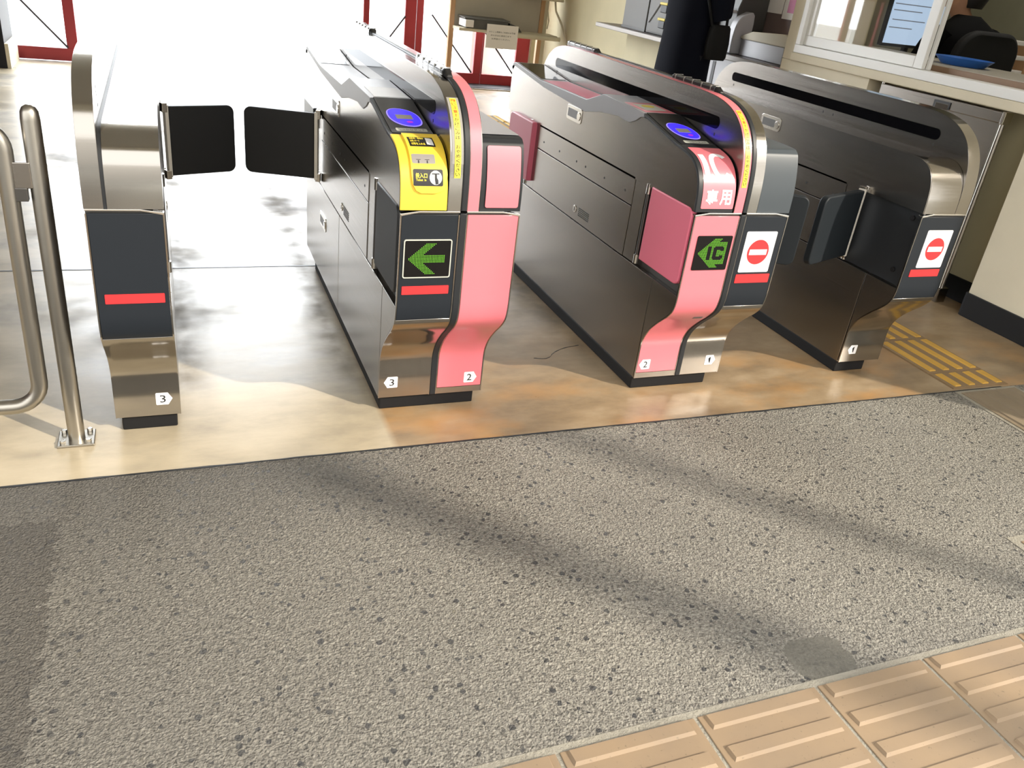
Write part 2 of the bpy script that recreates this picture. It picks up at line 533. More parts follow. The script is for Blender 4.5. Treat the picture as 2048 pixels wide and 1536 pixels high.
_dg = None
def text_tris(body, bold=0.0):
    c = bpy.data.curves.new('lettering', 'FONT')
    c.body = body
    c.offset = bold
    c.resolution_u = 2
    o = bpy.data.objects.new('lettering', c)
    COL.objects.link(o)
    dg = bpy.context.evaluated_depsgraph_get()
    me = bpy.data.meshes.new_from_object(o.evaluated_get(dg))
    v = [tuple(p.co) for p in me.vertices]
    f = [tuple(p.vertices) for p in me.polygons]
    bpy.data.objects.remove(o)
    bpy.data.meshes.remove(me)
    bpy.data.curves.remove(c)
    xs = [p[0] for p in v]; ys = [p[1] for p in v]
    x0, x1, y0, y1 = min(xs), max(xs), min(ys), max(ys)
    return [((p[0] - x0) / (x1 - x0), (p[1] - y0) / (y1 - y0)) for p in v], f, (x1 - x0) / (y1 - y0)

def text_at(body, u0, u1, v0, v1, fn, bold=0.0, cuts=0):
    """lettering stretched into a (u, v) rectangle, each point sent through fn(u, v)"""
    p, f, _ = text_tris(body, bold)
    pts = [(u0 + (u1 - u0) * a, v0 + (v1 - v0) * b) for a, b in p]
    if cuts:
        bm = bmesh.new()
        vs = [bm.verts.new((a, b, 0)) for a, b in pts]
        for q in f:
            try:
                bm.faces.new([vs[i] for i in q])
            except ValueError:
                pass
        for i in range(1, cuts):
            bmesh.ops.bisect_plane(bm, geom=bm.verts[:] + bm.edges[:] + bm.faces[:],
                                   plane_co=(0, v0 + (v1 - v0) * i / cuts, 0), plane_no=(0, 1, 0))
        bm.verts.index_update()
        pts = [(q.co.x, q.co.y) for q in bm.verts]
        f = [tuple(q.index for q in g_.verts) for g_ in bm.faces]
        bm.free()
    return [fn(a, b) for a, b in pts], f

def smooth_path(pts, n=6):
    """Catmull-Rom through 2-D points"""
    out = []
    P = [pts[0]] + list(pts) + [pts[-1]]
    for i in range(1, len(P) - 2):
        p0, p1, p2, p3 = P[i - 1], P[i], P[i + 1], P[i + 2]
        for k in range(n):
            t = k / n
            out.append(tuple(0.5 * (2 * p1[j] + (p2[j] - p0[j]) * t + (2 * p0[j] - 5 * p1[j] + 4 * p2[j] - p3[j]) * t * t
                                    + (3 * p1[j] - p0[j] - 3 * p2[j] + p3[j]) * t ** 3) for j in (0, 1)))
    out.append(tuple(pts[-1]))
    return out

class Prof:
    """a curve in the (y, z) plane, measured by its own length; normals look to the left of travel"""
    def __init__(s, pts):
        s.p = [Vector(p) for p in pts]
        s.s = [0.0]
        for a, b in zip(s.p, s.p[1:]):
            s.s.append(s.s[-1] + (b - a).length)
        s.L = s.s[-1]
    def at(s, d):
        d = max(0.0, min(s.L, d))
        i = 0
        while i < len(s.p) - 2 and s.s[i + 1] < d:
            i += 1
        t = (d - s.s[i]) / max(1e-9, s.s[i + 1] - s.s[i])
        q = s.p[i].lerp(s.p[i + 1], t)
        a = max(0, i - 1) if t < 0.5 else i
        b = min(len(s.p) - 1, i + 1 if t < 0.5 else i + 2)
        tg = (s.p[b] - s.p[a]).normalized()
        return q, Vector((-tg.y, tg.x))
    def pos(s, x, d, off):
        q, n = s.at(d)
        return (x, q.x + n.x * off, q.y + n.y * off)
    def s_at_z(s, z):
        for i in range(len(s.p) - 1):
            a, b = s.p[i].y, s.p[i + 1].y
            if (a - z) * (b - z) <= 0 and a != b:
                return s.s[i] + (z - a) / (b - a) * (s.s[i + 1] - s.s[i])
        return s.L
    def s_at_y(s, y):
        best = s.L
        for i in range(len(s.p) - 1):
            a, b = s.p[i].x, s.p[i + 1].x
            if a <= y <= b and b > a:
                best = s.s[i] + (y - a) / (b - a) * (s.s[i + 1] - s.s[i])
        return best

def strip(pr, s0, s1, xa, xb, t, off=0.0, n=24, poly=None):
    """a sheet of thickness t lying on the profile between two lengths"""
    v, f = [], []
    for i in range(n + 1):
        d = s0 + (s1 - s0) * i / n
        for x, o in ((xa, off), (xb, off), (xb, off + t), (xa, off + t)):
            v.append(pr.pos(x, d, o))
    for i in range(n):
        for k in range(4):
            a, b = i * 4 + k, i * 4 + (k + 1) % 4
            f.append((a, b, b + 4, a + 4))
    f.append((3, 2, 1, 0))
    f.append(tuple(n * 4 + k for k in range(4)))
    return v, f

def decal(pr, outline, off, t=0.0006, cuts=0):
    """outline of (x, s) laid on the profile as a thin flat sheet"""
    n = len(outline)
    v = [pr.pos(x, s, off) for x, s in outline] + [pr.pos(x, s, off + t) for x, s in outline]
    f = [tuple(range(n))[::-1], tuple(range(n, 2 * n))] + [(i, (i + 1) % n, n + (i + 1) % n, n + i) for i in range(n)]
    return v, f

def wrapdecal(pr, outline, off, cuts=16):
    """thin sheet that follows a curved profile: the outline is sliced along s"""
    bm = bmesh.new()
    bm.faces.new([bm.verts.new((x, s, 0)) for x, s in outline])
    bmesh.ops.triangulate(bm, faces=bm.faces[:])
    s0, s1 = min(q[1] for q in outline), max(q[1] for q in outline)
    for i in range(1, cuts):
        bmesh.ops.bisect_plane(bm, geom=bm.verts[:] + bm.edges[:] + bm.faces[:],
                               plane_co=(0, s0 + (s1 - s0) * i / cuts, 0), plane_no=(0, 1, 0))
    bm.verts.index_update()
    v = [pr.pos(q.co.x, q.co.y, off) for q in bm.verts]
    f = [tuple(q.index for q in g_.verts) for g_ in bm.faces]
    bm.free()
    return v, f

# ------------------------------------------------------------------ ground
def grid(x0, x1, y0, y1, z, n=1):
    v = [(x0 + (x1 - x0) * i / n, y0 + (y1 - y0) * j / n, z) for j in range(n + 1) for i in range(n + 1)]
    f = [(j * (n + 1) + i, j * (n + 1) + i + 1, (j + 1) * (n + 1) + i + 1, (j + 1) * (n + 1) + i) for j in range(n) for i in range(n)]
    return v, f

def world_origin(o):
    """keep a big slab's own coordinates equal to world metres"""
    off = o.location.copy()
    for q in o.data.vertices:
        q.co += off
    o.location = (0, 0, 0)
    return o

YB = 1.962          # where the aggregate meets the concrete
fl = world_origin(struct('floor', box(-7, 6.5, YB, 9.05, -0.2, 0.0), 'concrete'))
ag = MB()
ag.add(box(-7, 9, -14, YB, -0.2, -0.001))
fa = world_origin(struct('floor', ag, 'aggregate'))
# a ragged line of cement where the two pours meet
pts = []
rnd = random.Random(3)
N = 160
lo = [(-3 + 6 * i / N, YB - 0.001 - 0.004 * rnd.random()) for i in range(N + 1)]
hi = [(-3 + 6 * i / N, YB + 0.001 + 0.002 * rnd.random()) for i in range(N + 1)]
struct('trim_1', prism(lo + hi[::-1], -0.002, 0.0015, 'z'), 'gapblack')
# construction joint in the concrete
lo = [(-3 + 6.5 * i / N, 3.462 - 0.003 - 0.003 * rnd.random()) for i in range(N + 1)]
hi = [(-3 + 6.5 * i / N, 3.462 + 0.003 + 0.004 * rnd.random()) for i in range(N + 1)]
struct('trim_2', prism(lo + hi[::-1], -0.002, 0.0012, 'z'), 'gapblack')

def crack(name, pts, w_):
    r_ = random.Random(5)
    q = smooth_path(pts, 8)
    a = [(x + r_.uniform(-.002, .002), y + w_ * (0.5 + r_.random())) for x, y in q]
    b = [(x + r_.uniform(-.002, .002), y - w_ * (0.5 + r_.random())) for x, y in q]
    struct(name, prism(a + b[::-1], -0.002, 0.0008, 'z'), 'gapblack')
crack('trim_10', [(1.185, 2.462), (1.235, 2.455), (1.285, 2.50), (1.34, 2.53), (1.405, 2.545)], 0.0014)
crack('trim_10', [(1.93, 2.48), (1.98, 2.56), (2.05, 2.585), (2.12, 2.64)], 0.0012)

def tactile(name, x0, x1, y0, y1, lines, along, mt, mb, mg, label, bars=4, ext=0.0):
    """tiles of 30 cm in a grid; every tile carries raised bars"""
    r = thing(name, ((x0 + x1) / 2, (y0 + y1) / 2, 0), label, 'tactile paving')
    obj('bedding', box(x0 - ext, x1 + ext, y0, y1 + ext, -0.02, 0.0012), mg, r)
    t = MB()
    b = MB()
    xs, ys = lines
    for ax, bx in xs:
        for ay, by in ys:
            t.add(box(ax + 0.0045, bx - 0.0045, ay + 0.0035, by - 0.0035, -0.01, 0.004))
            for k in range(bars):
                if along == 'x':
                    c = by - 0.3 / bars * (k + 0.5) + 0.0135
                    if c - 0.014 < ay:
                        continue
                    b.add(bar_x(ax + 0.018, bx - 0.018, c))
                else:
                    c = ax + (bx - ax) / bars * (k + 0.5)
                    b.add(bar_y(ay + 0.012, by - 0.012, c))
    obj('tiles', t, mt, r, bev=0.0015)
    obj('raised_bars', b, mb, r)
    return r

def bar_x(a, b_, c, w_=0.0165, h_=0.0098):
    return [(a, c - w_, 0.003), (b_, c - w_, 0.003), (b_, c + w_, 0.003), (a, c + w_, 0.003),
            (a + 0.005, c - w_ + 0.006, h_), (b_ - 0.005, c - w_ + 0.006, h_), (b_ - 0.005, c + w_ - 0.0008, h_), (a + 0.003, c + w_ - 0.0008, h_)], \
           [(4, 5, 6, 7), (0, 1, 5, 4), (1, 2, 6, 5), (2, 3, 7, 6), (3, 0, 4, 7)]

def bar_y(a, b_, c, w_=0.0165, h_=0.0085):
    v, f = bar_x(a, b_, c, w_, h_)
    return [(p[1], p[0], p[2]) for p in v], f

JX = [0.885 + 0.3 * k for k in range(-5, 5)]
tactile('tactile_paving', JX[0], JX[-1], -0.312, 0.888,
        ([(a, a + 0.3) for a in JX[:-1]], [(0.888 - 0.3 * (k + 1), 0.888 - 0.3 * k) for k in range(4)]), 'x',
        'tile', 'tile', 'tilegrout', 'wide beige bar-patterned tactile tiles across the near bottom right corner', ext=0.014)
tactile('tactile_paving', 2.757, 3.057, 1.975, 4.4,
        ([(2.757, 3.057)], [(1.975, 2.105)] + [(2.105 + 0.3 * k, 2.405 + 0.3 * k) for k in range(6)]), 'y',
        'tilebrown', 'tileyellow', 'tilebrown', 'brown tactile strip with worn yellow bars running beside the rightmost gate')
tactile('tactile_paving', 2.757, 3.057, 1.21, 1.945,
        ([(2.757, 3.057)], [(1.21, 1.345), (1.345, 1.645), (1.645, 1.945)]), 'y',
        'tiledull', 'tiledull', 'tilegrout', 'dull grey-brown tactile strip set in the grey pavement at far right', ext=0.012)
tactile('tactile_paving', 2.135, 3.057, 0.90, 1.165,
        ([(2.135, 2.435), (2.435, 2.735), (2.735, 3.035)], [(0.90, 1.165)]), 'y',
        'tile', 'tile', 'tilegrout', 'beige tactile tile with pale mortar edge cut off by the right border', ext=0.022)
tactile('tactile_paving', 2.47, 2.77, 6.0, 7.2,
        ([(2.47, 2.77)], [(6.0 + 0.3 * k, 6.3 + 0.3 * k) for k in range(4)]), 'y',
        'tiledull', 'tileyellow', 'tiledull', 'yellow tactile bars on the far floor between the two pink gates')

# ------------------------------------------------------------------ ticket gates
YM = 2.825                                # half-way through a gate
def mirror_y(pts):
    return [(2 * YM - y, z) for y, z in pts[::-1]]

low_front = smooth_path([(2.178, 0.045), (2.178, 0.10), (2.178, 0.165), (2.172, 0.197), (2.150, 0.237), (2.110, 0.281), (2.070, 0.318),
                         (2.042, 0.352), (2.031, 0.392), (2.030, 0.45), (2.030, 0.56), (2.030, 0.672)], 6)
LOW = Prof(low_front)
fin_front = smooth_path([(2.032, 0.678), (2.034, 0.75), (2.042, 0.815), (2.060, 0.870), (2.092, 0.917), (2.140, 0.952), (2.195, 0.971),
                         (2.260, 0.981), (2.340, 0.985)], 6)
FINPTS = fin_front + mirror_y(fin_front)
FIN = Prof(FINPTS)
plain_front = smooth_path([(2.032, 0.678), (2.034, 0.73), (2.041, 0.775), (2.058, 0.812), (2.088, 0.836), (2.130, 0.846), (2.2, 0.848)], 6)
PLAINPTS = plain_front + mirror_y(plain_front)
PLAIN = Prof(PLAINPTS)
tall_front = smooth_path([(2.032, 0.678), (2.034, 0.74), (2.044, 0.80), (2.058, 0.845), (2.068, 0.858), (2.085, 0.866), (2.14, 0.868)], 6)
TALLPTS = tall_front + mirror_y(tall_front)
TALL = Prof(TALLPTS)
read_front = smooth_path([(2.032, 0.678), (2.0335, 0.708), (2.0385, 0.744), (2.0505, 0.777), (2.0735, 0.806), (2.110, 0.827), (2.165, 0.839), (2.20, 0.843)], 6)
READTOP = read_front + [(2.425, 0.889), (2.72, 0.897), (2.85, 0.855), (3.29, 0.853), (3.585, 0.881), (3.612, 0.874), (3.618, 0.85)]
READ = Prof(READTOP)

def insetp(pts, d):
    pr = Prof(pts)
    return [tuple(pr.at(s_)[0] - pr.at(s_)[1] * d) for s_ in pr.s]

def flat_fn(y):
    return lambda a, b: (a, y, b)

def lower_body(root, x0, x1, aisles):
    """steel core, foot plinth; aisles: list of (x, inward sign)"""
    a = x0 + (0.020 if any(s > 0 for _, s in aisles) else 0.0)
    b = x1 - (0.020 if any(s < 0 for _, s in aisles) else 0.0)
    poly = [(y + 0.006, z) for y, z in low_front] + [(3.613, 0.672), (3.613, 0.38), (3.60, 0.05)]
    obj('body', prism(poly, a, b), 'core', root)

def plinth(root, x0, x1):
    obj('plinth', box(x0, x1, 2.188, 3.42, 0.0, 0.046), 'rubber', root, bev=0.004)

def side_panels(root, xo, sg, seam=False):
    """steel plates on an aisle face at x = xo; sg points into the gate"""
    xi = xo + 0.0195 * sg
    def plate(poly, name='side_panel'):
        return obj(name, prism(poly, xo, xi), 'steel', root, bev=0.0015)
    fr = [(y + 0.004, z) for y, z in low_front if z < 0.409]
    top_y = fr[-1][0]
    plate([(y, z) for y, z in fr] + [(2.184, 0.409), (2.184, 0.045)][0:0] + [(2.184, 0.409), (2.184, 0.046)])
    if seam:
        plate([(2.188, 0.045), (2.188, 0.409), (2.858, 0.409), (2.858, 0.045)])
        plate([(2.862, 0.045), (2.862, 0.409), (3.618, 0.409), (3.618, 0.38), (3.61, 0.05), (3.60, 0.045)])
    else:
        plate([(2.188, 0.045), (2.188, 0.409), (3.618, 0.409), (3.618, 0.38), (3.61, 0.05), (3.60, 0.045)])
    plate([(2.408, 0.413), (2.408, 0.587), (3.242, 0.587), (3.242, 0.413)])
    p = plate([(2.408, 0.591), (2.408, 0.686), (3.242, 0.686), (3.242, 0.591)])
    for y in (3.181, 3.022, 2.860, 2.779, 2.621, 2.462):
        obj('screw', prism(circ(y, 0.626, 0.0042, 10), xo - 0.0006 * sg, xo + 0.001 * sg), 'seam', p)
    # recess behind the flaps: back plate and hinge plate
    for ya, yb, hy in ((2.332, 2.405, 2.318), (3.245, 3.318, 3.332)):
        obj('hinge_plate', box(min(xo, xi) + 0.002, max(xo, xi), ya, yb, 0.413, 0.686), 'steel', root, bev=0.001)
        h = obj('hinge_post', tube([(xo + 0.006 * sg, hy, 0.418), (xo + 0.006 * sg, hy, 0.686)], 0.0065, 12), 'core', root, smooth=40)
        for z0, z1 in ((0.416, 0.447), (0.654, 0.687)):
            obj('knuckle', tube([(xo + 0.005 * sg, hy, z0), (xo + 0.005 * sg, hy, z1)], 0.0095, 14), 'chrome', h, smooth=40)
    # speaker grille with its round key lock
    gr = MB()
    for i in range(2):
        for j in range(5):
            y0 = 2.692 + 0.047 * i
            gr.add(box(min(xo - 0.0006 * sg, xo + 0.001 * sg), max(xo - 0.0006 * sg, xo + 0.001 * sg), y0, y0 + 0.043, 0.439 + 0.0068 * j, 0.4425 + 0.0068 * j))
    obj('speaker_grille', gr, 'seam', root)
    k = obj('key_lock', prism(circ(2.815, 0.455, 0.014, 20), xo - 0.0025 * sg, xo + 0.004 * sg), 'keylock', root, bev=0.001, smooth=40)
    obj('keyhole', box(*sorted((xo - 0.0032 * sg, xo)), 2.8135, 2.8165, 0.448, 0.462), 'seam', k)

def lock_plate(root, xo, sg, yc=2.935, zc=0.787):
    x1, x0 = sorted((xo + 0.003 * sg, xo - 0.0022 * sg))[::-1]
    k = obj('lock_plate', prism(rrect(yc - 0.066, yc + 0.066, zc - 0.027, zc + 0.027, 0.012), x0, x1), 'keylock', root, bev=0.001)
    a, b = sorted((xo - 0.0022 * sg, xo - 0.0028 * sg))
    obj('latch_recess', prism(rrect(yc - 0.028, yc + 0.054, zc - 0.015, zc + 0.015, 0.004), a, b), 'core', k)
    obj('key_cylinder', prism(circ(yc - 0.044, zc - 0.002, 0.015, 18), *sorted((xo - 0.0022 * sg, xo - 0.0045 * sg))), 'chrome', k, bev=0.001, smooth=40)

def upper_casing(root, xa, xb, top, name='upper_casing', m_='steel'):
    return obj(name, prism(top, xa, xb), m_, root, smooth=25)

def front_trim(root, xa, xb, kink):
    """bright strip between lower panel and pod; its outer end dips; kink = -1 left, 1 right, 0 none"""
    k = 0.034
    if kink < 0:
        pl = [(xa, 0.667), (xa + 0.003, 0.665), (xa + 0.05, 0.674), (xb, 0.674), (xb, 0.678), (xa + 0.05, 0.678), (xa, 0.671)]
    elif kink > 0:
        pl = [(xa, 0.674), (xb - 0.05, 0.674), (xb - 0.003, 0.665), (xb, 0.667), (xb, 0.671), (xb - 0.05, 0.678), (xa, 0.678)]
    else:
        pl = [(xa, 0.674), (xb, 0.674), (xb, 0.678), (xa, 0.678)]
    obj('edge_trim', prism(pl, 2.0285, 2.045, 'y'), 'chrome', root, bev=0.0008)

def front_panel(root, xa, xb, mp, zsplit, mk, zb=0.045):
    """coloured panel above, kick panel below; both follow the bulging front"""
    s0 = LOW.s_at_z(zb)
    sm = LOW.s_at_z(zsplit)
    s1 = LOW.s_at_z(0.668)
    if mk == mp:
        obj('front_panel', strip(LOW, s0, s1, xa + 0.004, xb - 0.004, 0.004, -0.004, 60), mp, root, bev=0.0012, smooth=35)
        obj('kick_strip', strip(LOW, 0, s0 - 0.001, xa + 0.002, xb - 0.002, 0.004, -0.0045, 4), 'steel_front', root)
    else:
        obj('front_panel', strip(LOW, sm + 0.0008, s1, xa + 0.004, xb - 0.004, 0.004, -0.004, 40), mp, root, bev=0.0012, smooth=35)
        obj('kick_panel', strip(LOW, 0, sm - 0.0008, xa + 0.0005, xb - 0.0005, 0.004, -0.004, 50), 'steel_front', root, bev=0.0012, smooth=35)
    for a in (xa, xb - 0.0033):
        obj('panel_edging', strip(LOW, 0, s1, a, a + 0.0033, 0.005, -0.0048, 60), 'steel_front', root, smooth=35)

def red_stripe(root, xa, xb, za, zb):
    obj('red_stripe', prism(rrect(xa, xb, za, zb, 0.0015, 2), 2.0285, 2.0299, 'y'), 'red', root)

def number_tag(root, xc, n, point):
    """white tag with a bevelled point; point -1 left, 1 right"""
    pr = LOW
    sc = LOW.s_at_z(0.097)
    w_, h_ = 0.016, 0.0185
    ol = [(-w_, -h_), (w_ * 0.85, -h_), (w_ * 1.05, -h_ * 0.7), (w_ * 1.55, 0), (w_ * 1.05, h_ * 0.7), (w_ * 0.85, h_), (-w_, h_), (-w_ - 0.002, h_ - 0.002), (-w_ - 0.002, -h_ + 0.002)]
    ol = [(xc + x * point, sc + s_) for x, s_ in ol]
    t = obj('number_tag', decal(pr, ol, 0.0003), 'white', root)
    nw = 0.0075
    if n == '1':
        q = [(0.0012, -0.0115), (0.0044, -0.0115), (0.0044, 0.0115), (0.0020, 0.0115), (0.0004, 0.0090), (-0.0040, 0.0070), (-0.0040, 0.0046), (0.0012, 0.0062)]
        obj('numeral', wrapdecal(pr, [(xc - 0.0008 + a, sc + b) for a, b in q], 0.0013, 2), 'ink', t)
        return
    obj('numeral', text_at(n, xc - nw, xc + nw, sc - 0.0115, sc + 0.0115, lambda a, b: pr.pos(a, b, 0.0013), 0.004), 'ink', t)

def no_entry(root, xa, xb, za, zb):
    t = obj('no_entry_sticker', prism(rrect(xa, xb, za, zb, 0.005, 4), 2.0284, 2.0299, 'y'), 'white', root)
    xc, zc = (xa + xb) / 2, (za + zb) / 2
    obj('red_disc', prism(circ(xc, zc, 0.0405, 48), 2.0278, 2.0284, 'y'), 'red', t)
    obj('white_bar', box(xc - 0.033, xc + 0.033, 2.0272, 2.0278, zc - 0.009, zc + 0.009), 'white', t)

def led_display(root, xa, xb, za, zb, lit, pts_n, frame):
    d = obj('led_display', prism(rrect(xa, xb, za, zb, 0.004, 3), 2.0275, 2.0299, 'y'), 'ledback', root)
    if frame:
        fr = MB()
        o = rrect(xa - 0.003, xb + 0.003, za - 0.003, zb + 0.003, 0.006, 4)
        i = rrect(xa, xb, za, zb, 0.004, 4)
        n = len(o)
        v = [(x, y, z) for y in (2.0300, 2.0265) for x, z in o] + [(x, y, z) for y in (2.0300, 2.0265) for x, z in i]
        f = []
        for k in range(n):
            q = (k + 1) % n
            f += [(n + k, n + q, 3 * n + q, 3 * n + k), (k, q, n + q, n + k), (2 * n + k, 2 * n + q, 3 * n + q, 3 * n + k)]
        fr.add((v, f))
        obj('display_frame', fr, 'silverlabel', d)
    dots = MB()
    W, H = xb - xa, zb - za
    for (i, j) in lit:
        x = xa + W * (0.10 + 0.80 * i / 24)
        z = zb - H * (0.09 + 0.82 * j / (pts_n - 1))
        r_ = W / 24 * 0.25
        dots.add(prism([(x - r_, z), (x - r_ * .6, z - r_ * .8), (x + r_ * .6, z - r_ * .8), (x + r_, z), (x + r_ * .6, z + r_ * .8), (x - r_ * .6, z + r_ * .8)], 2.0268, 2.0276, 'y'))
    obj('led_dots', dots, 'led', d)

ARROW = [(i, j) for j in range(24) for i in range(24)
         if (abs(j - 11.5) - 0.5 <= i <= abs(j - 11.5) + 6.0) or (abs(j - 11.5) < 3 and i >= 0 and i >= abs(j - 11.5) and i <= 23)]
def _ic(i, j):
    d = abs(j - 12.5)
    if i < d - 0.5:
        return False
    if not (i <= d + 6.0 or (d <= 9.5 and i <= 23)):
        return False
    if 7 <= j <= 18:
        if 8 <= i <= 10:
            return False
        if 13 <= i <= 21:
            if i <= 15 or j <= 9 or j >= 16:
                if (i in (13, 21)) and j in (7, 18):
                    return True
                return False
            if i >= 19 and (j <= 10 or j >= 15):
                return False
    return True
ICDOTS = [(i, j) for j in range(26) for i in range(24) if _ic(i, j)]

def fin(root, xa, xb, m_='steel', face=None, name='sensor_wing'):
    """tall slotted wing; face = x of the side that shows the dark sensor window"""
    f = obj(name, prism(FINPTS, xa, xb), m_, root, smooth=25)
    obj('wing_edge', strip(FIN, 0, FIN.L, xa + 0.0012, xb - 0.0012, 0.0012, -0.0002, 160), 'steel_front' if m_ == 'steel' else m_, f, smooth=35)
    if face is not None:
        sg = -1 if face == xa else 1
        poly = rrect(2.20, 3.465, 0.889, 0.927, 0.0185, 8)
        obj('sensor_window', prism(poly, *sorted((face + 0.0008 * sg, face - 0.002 * sg))), 'glass_black', f)
        for y in (2.215, 2.74, 2.80, 3.44):
            obj('screw', prism([(y - 0.002, 0.868), (y + 0.002, 0.868), (y + 0.002, 0.877), (y - 0.002, 0.877)], *sorted((face + 0.0008 * sg, face - 0.001 * sg))), 'seam', f)
    return f

def wing_stripe(root, xa, xb, m_):
    obj('wing_stripe', strip(FIN, 0, FIN.L, xa, xb, 0.0012, 0.0009, 160), m_, root, smooth=35)

def status_lamp(root, xc, ya, yb):
    l = MB()
    n = 12
    for i in range(1):
        l.add(prism([(xc - 0.014, 0.984), (xc + 0.014, 0.984), (xc + 0.014, 0.996), (xc + 0.009, 1.002), (xc - 0.009, 1.002), (xc - 0.014, 0.996)], ya + 0.03, yb, 'y'))
    o = obj('status_lamp', l, 'lampcover', root, bev=0.002)
    v = [(xc - 0.014, ya + 0.03, 0.984), (xc + 0.014, ya + 0.03, 0.984), (xc + 0.009, ya + 0.03, 1.002), (xc - 0.009, ya + 0.03, 1.002),
         (xc - 0.010, ya, 0.983), (xc + 0.010, ya, 0.983), (xc + 0.006, ya + 0.004, 0.990), (xc - 0.006, ya + 0.004, 0.990)]
    obj('lamp_end', (v, [(0, 1, 2, 3), (4, 5, 6, 7), (0, 1, 5, 4), (1, 2, 6, 5), (2, 3, 7, 6), (3, 0, 4, 7)]), 'black', o, bev=0.002)
    for k in range(5):
        y = ya + 0.05 + (yb - ya - 0.07) * k / 4
        obj('lamp_rib', box(xc - 0.0145, xc + 0.0145, y - 0.002, y + 0.002, 0.9845, 1.0027), 'tape', o)
    obj('lamp_rail', box(xc - 0.0148, xc + 0.0148, ya + 0.03, yb, 0.984, 0.9875), 'tape', o)

def flap(root, hx, hy, tx, ty, m_, thick=0.026, z0=0.440, z1=0.685, bar=True):
    h = Vector((hx, hy, 0)); t = Vector((tx, ty, 0))
    u = (t - h).normalized()
    L = (t - h).length
    nrm = Vector((-u.y, u.x, 0))
    pl = [(0.014, z0), ]
    pl = []
    R = 0.026
    for cx, cz, a0 in ((L - R, z1 - R, 0), (0.014 + 0.004, z1 - 0.004, 90), (0.014 + 0.004, z0 + 0.004, 180), (L - R, z0 + R, 270)):
        rr = R if a0 in (0, 270) else 0.004
        for i in range(7):
            a = math.radians(a0 + 90 * i / 6)
            pl.append((cx + rr * math.cos(a), cz + rr * math.sin(a)))
    n = len(pl)
    v = [tuple(h + u * a + nrm * (-thick / 2) + Vector((0, 0, b))) for a, b in pl] + [tuple(h + u * a + nrm * (thick / 2) + Vector((0, 0, b))) for a, b in pl]
    f = [tuple(range(n))[::-1], tuple(range(n, 2 * n))] + [(i, (i + 1) % n, n + (i + 1) % n, n + i) for i in range(n)]
    o = obj('flap', (v, f), m_, root, bev=0.007, smooth=60)
    if bar:
        w_ = 0.007
        pts = [h + u * 0.002 + nrm * (thick / 2), h + u * 0.014 + nrm * (thick / 2), h + u * 0.014 - nrm * (thick / 2), h + u * 0.002 - nrm * (thick / 2)]
        obj('hinge_bar', prism([(p.x, p.y) for p in pts], z0 - 0.004, z1 + 0.004, 'z'), 'barbeige', o, bev=0.001)
        for zc in (z0 + 0.004, z1 - 0.004):
            q = [h + u * -0.008 + nrm * 0.011, h + u * 0.010 + nrm * 0.011, h + u * 0.010 - nrm * 0.0145, h + u * -0.008 - nrm * 0.0145]
            obj('hinge_block', prism([(p.x, p.y) for p in q], zc - 0.016, zc + 0.016, 'z'), 'keylock', o, bev=0.0015)
    return o

def reader_pod(root, xo, xi, mface, m_top='greytop', inner=True):
    """tall pod with sloping card reader, xo on the aisle side (left), xi beside the wing"""
    lower = [(3.618, 0.86), (3.60, 0.866), (3.25, 0.831), (2.85, 0.812), (2.73, 0.834), (2.59, 0.847), (2.545, 0.843), (2.51, 0.842), (2.47, 0.856), (2.445, 0.872), (2.42, 0.877)]
    front_in = insetp(read_front, 0.004)
    casing = front_in + [(2.40, 0.874)] + [(y, z + 0.004) for y, z in lower[::-1]][1:] + [(3.617, 0.678)]
    obj('upper_casing', prism(casing, xo, xi), 'steel', root, smooth=25)
    # grey skirted cover on top
    s_r = READ.s_at_y(2.425)
    top = [tuple(q) for q in READ.p if q.x >= 2.424]
    cover = top + lower
    c = obj('top_cover', prism(cover, xo - 0.0025, xi), m_top, root, bev=0.002, smooth=30)
    # dark rim running down the reader and the front
    obj('dark_rim', strip(READ, 0, s_r, xo - 0.002, xi, 0.0095, -0.0095, 60), 'gapblack', root, bev=0.002, smooth=35)
    return c

def card_reader(root, xo, xi):
    xc = (xo + xi) / 2 + 0.004
    sa, sb = READ.s_at_y(2.186), READ.s_at_y(2.425)
    b = obj('card_reader', strip(READ, sa, sb, xo + 0.008, xi - 0.002, 0.002, 0.0, 10), 'black', root)
    sc = READ.s_at_y(2.290)
    def lens(rx, rs, n=40):
        o = []
        for k in range(n):
            a = 2 * PI * k / n
            ca, sa_ = math.cos(a), math.sin(a)
            o.append((xc + rx * math.copysign(abs(ca) ** 0.9, ca) - 0.004 * sa_, sc + rs * math.copysign(abs(sa_) ** 0.86, sa_) + 0.010 * ca * -1 * 0.6))
        return o
    obj('lit_rim', decal(READ, lens(0.0455, 0.060), 0.002), 'bluerim', b)
    obj('blue_light', decal(READ, lens(0.0418, 0.0555), 0.003), 'blue', b)
    obj('lcd_window', decal(READ, [(xc - 0.024, sc - 0.016), (xc + 0.022, sc - 0.016), (xc + 0.022, sc + 0.013), (xc - 0.024, sc + 0.013)], 0.004), 'lcd', b)
    obj('red_mark', decal(READ, [(xc + 0.008 + 0.009 * math.cos(k * PI / 6), sc - 0.034 + 0.006 * math.sin(k * PI / 6)) for k in range(12)], 0.004), 'redlogo', b)
    s0 = READ.s_at_y(2.209)
    lb = obj('touch_label', decal(READ, rrect(xc - 0.042, xc + 0.044, s0 - 0.0095, s0 + 0.0095, 0.003, 3), 0.0022), 'silverlabel', b)
    obj('lettering', text_at('しっかりタッチ', xc - 0.036, xc + 0.038, s0 - 0.006, s0 + 0.006, lambda a, c: READ.pos(a, c, 0.0032)), 'machinedark', lb)

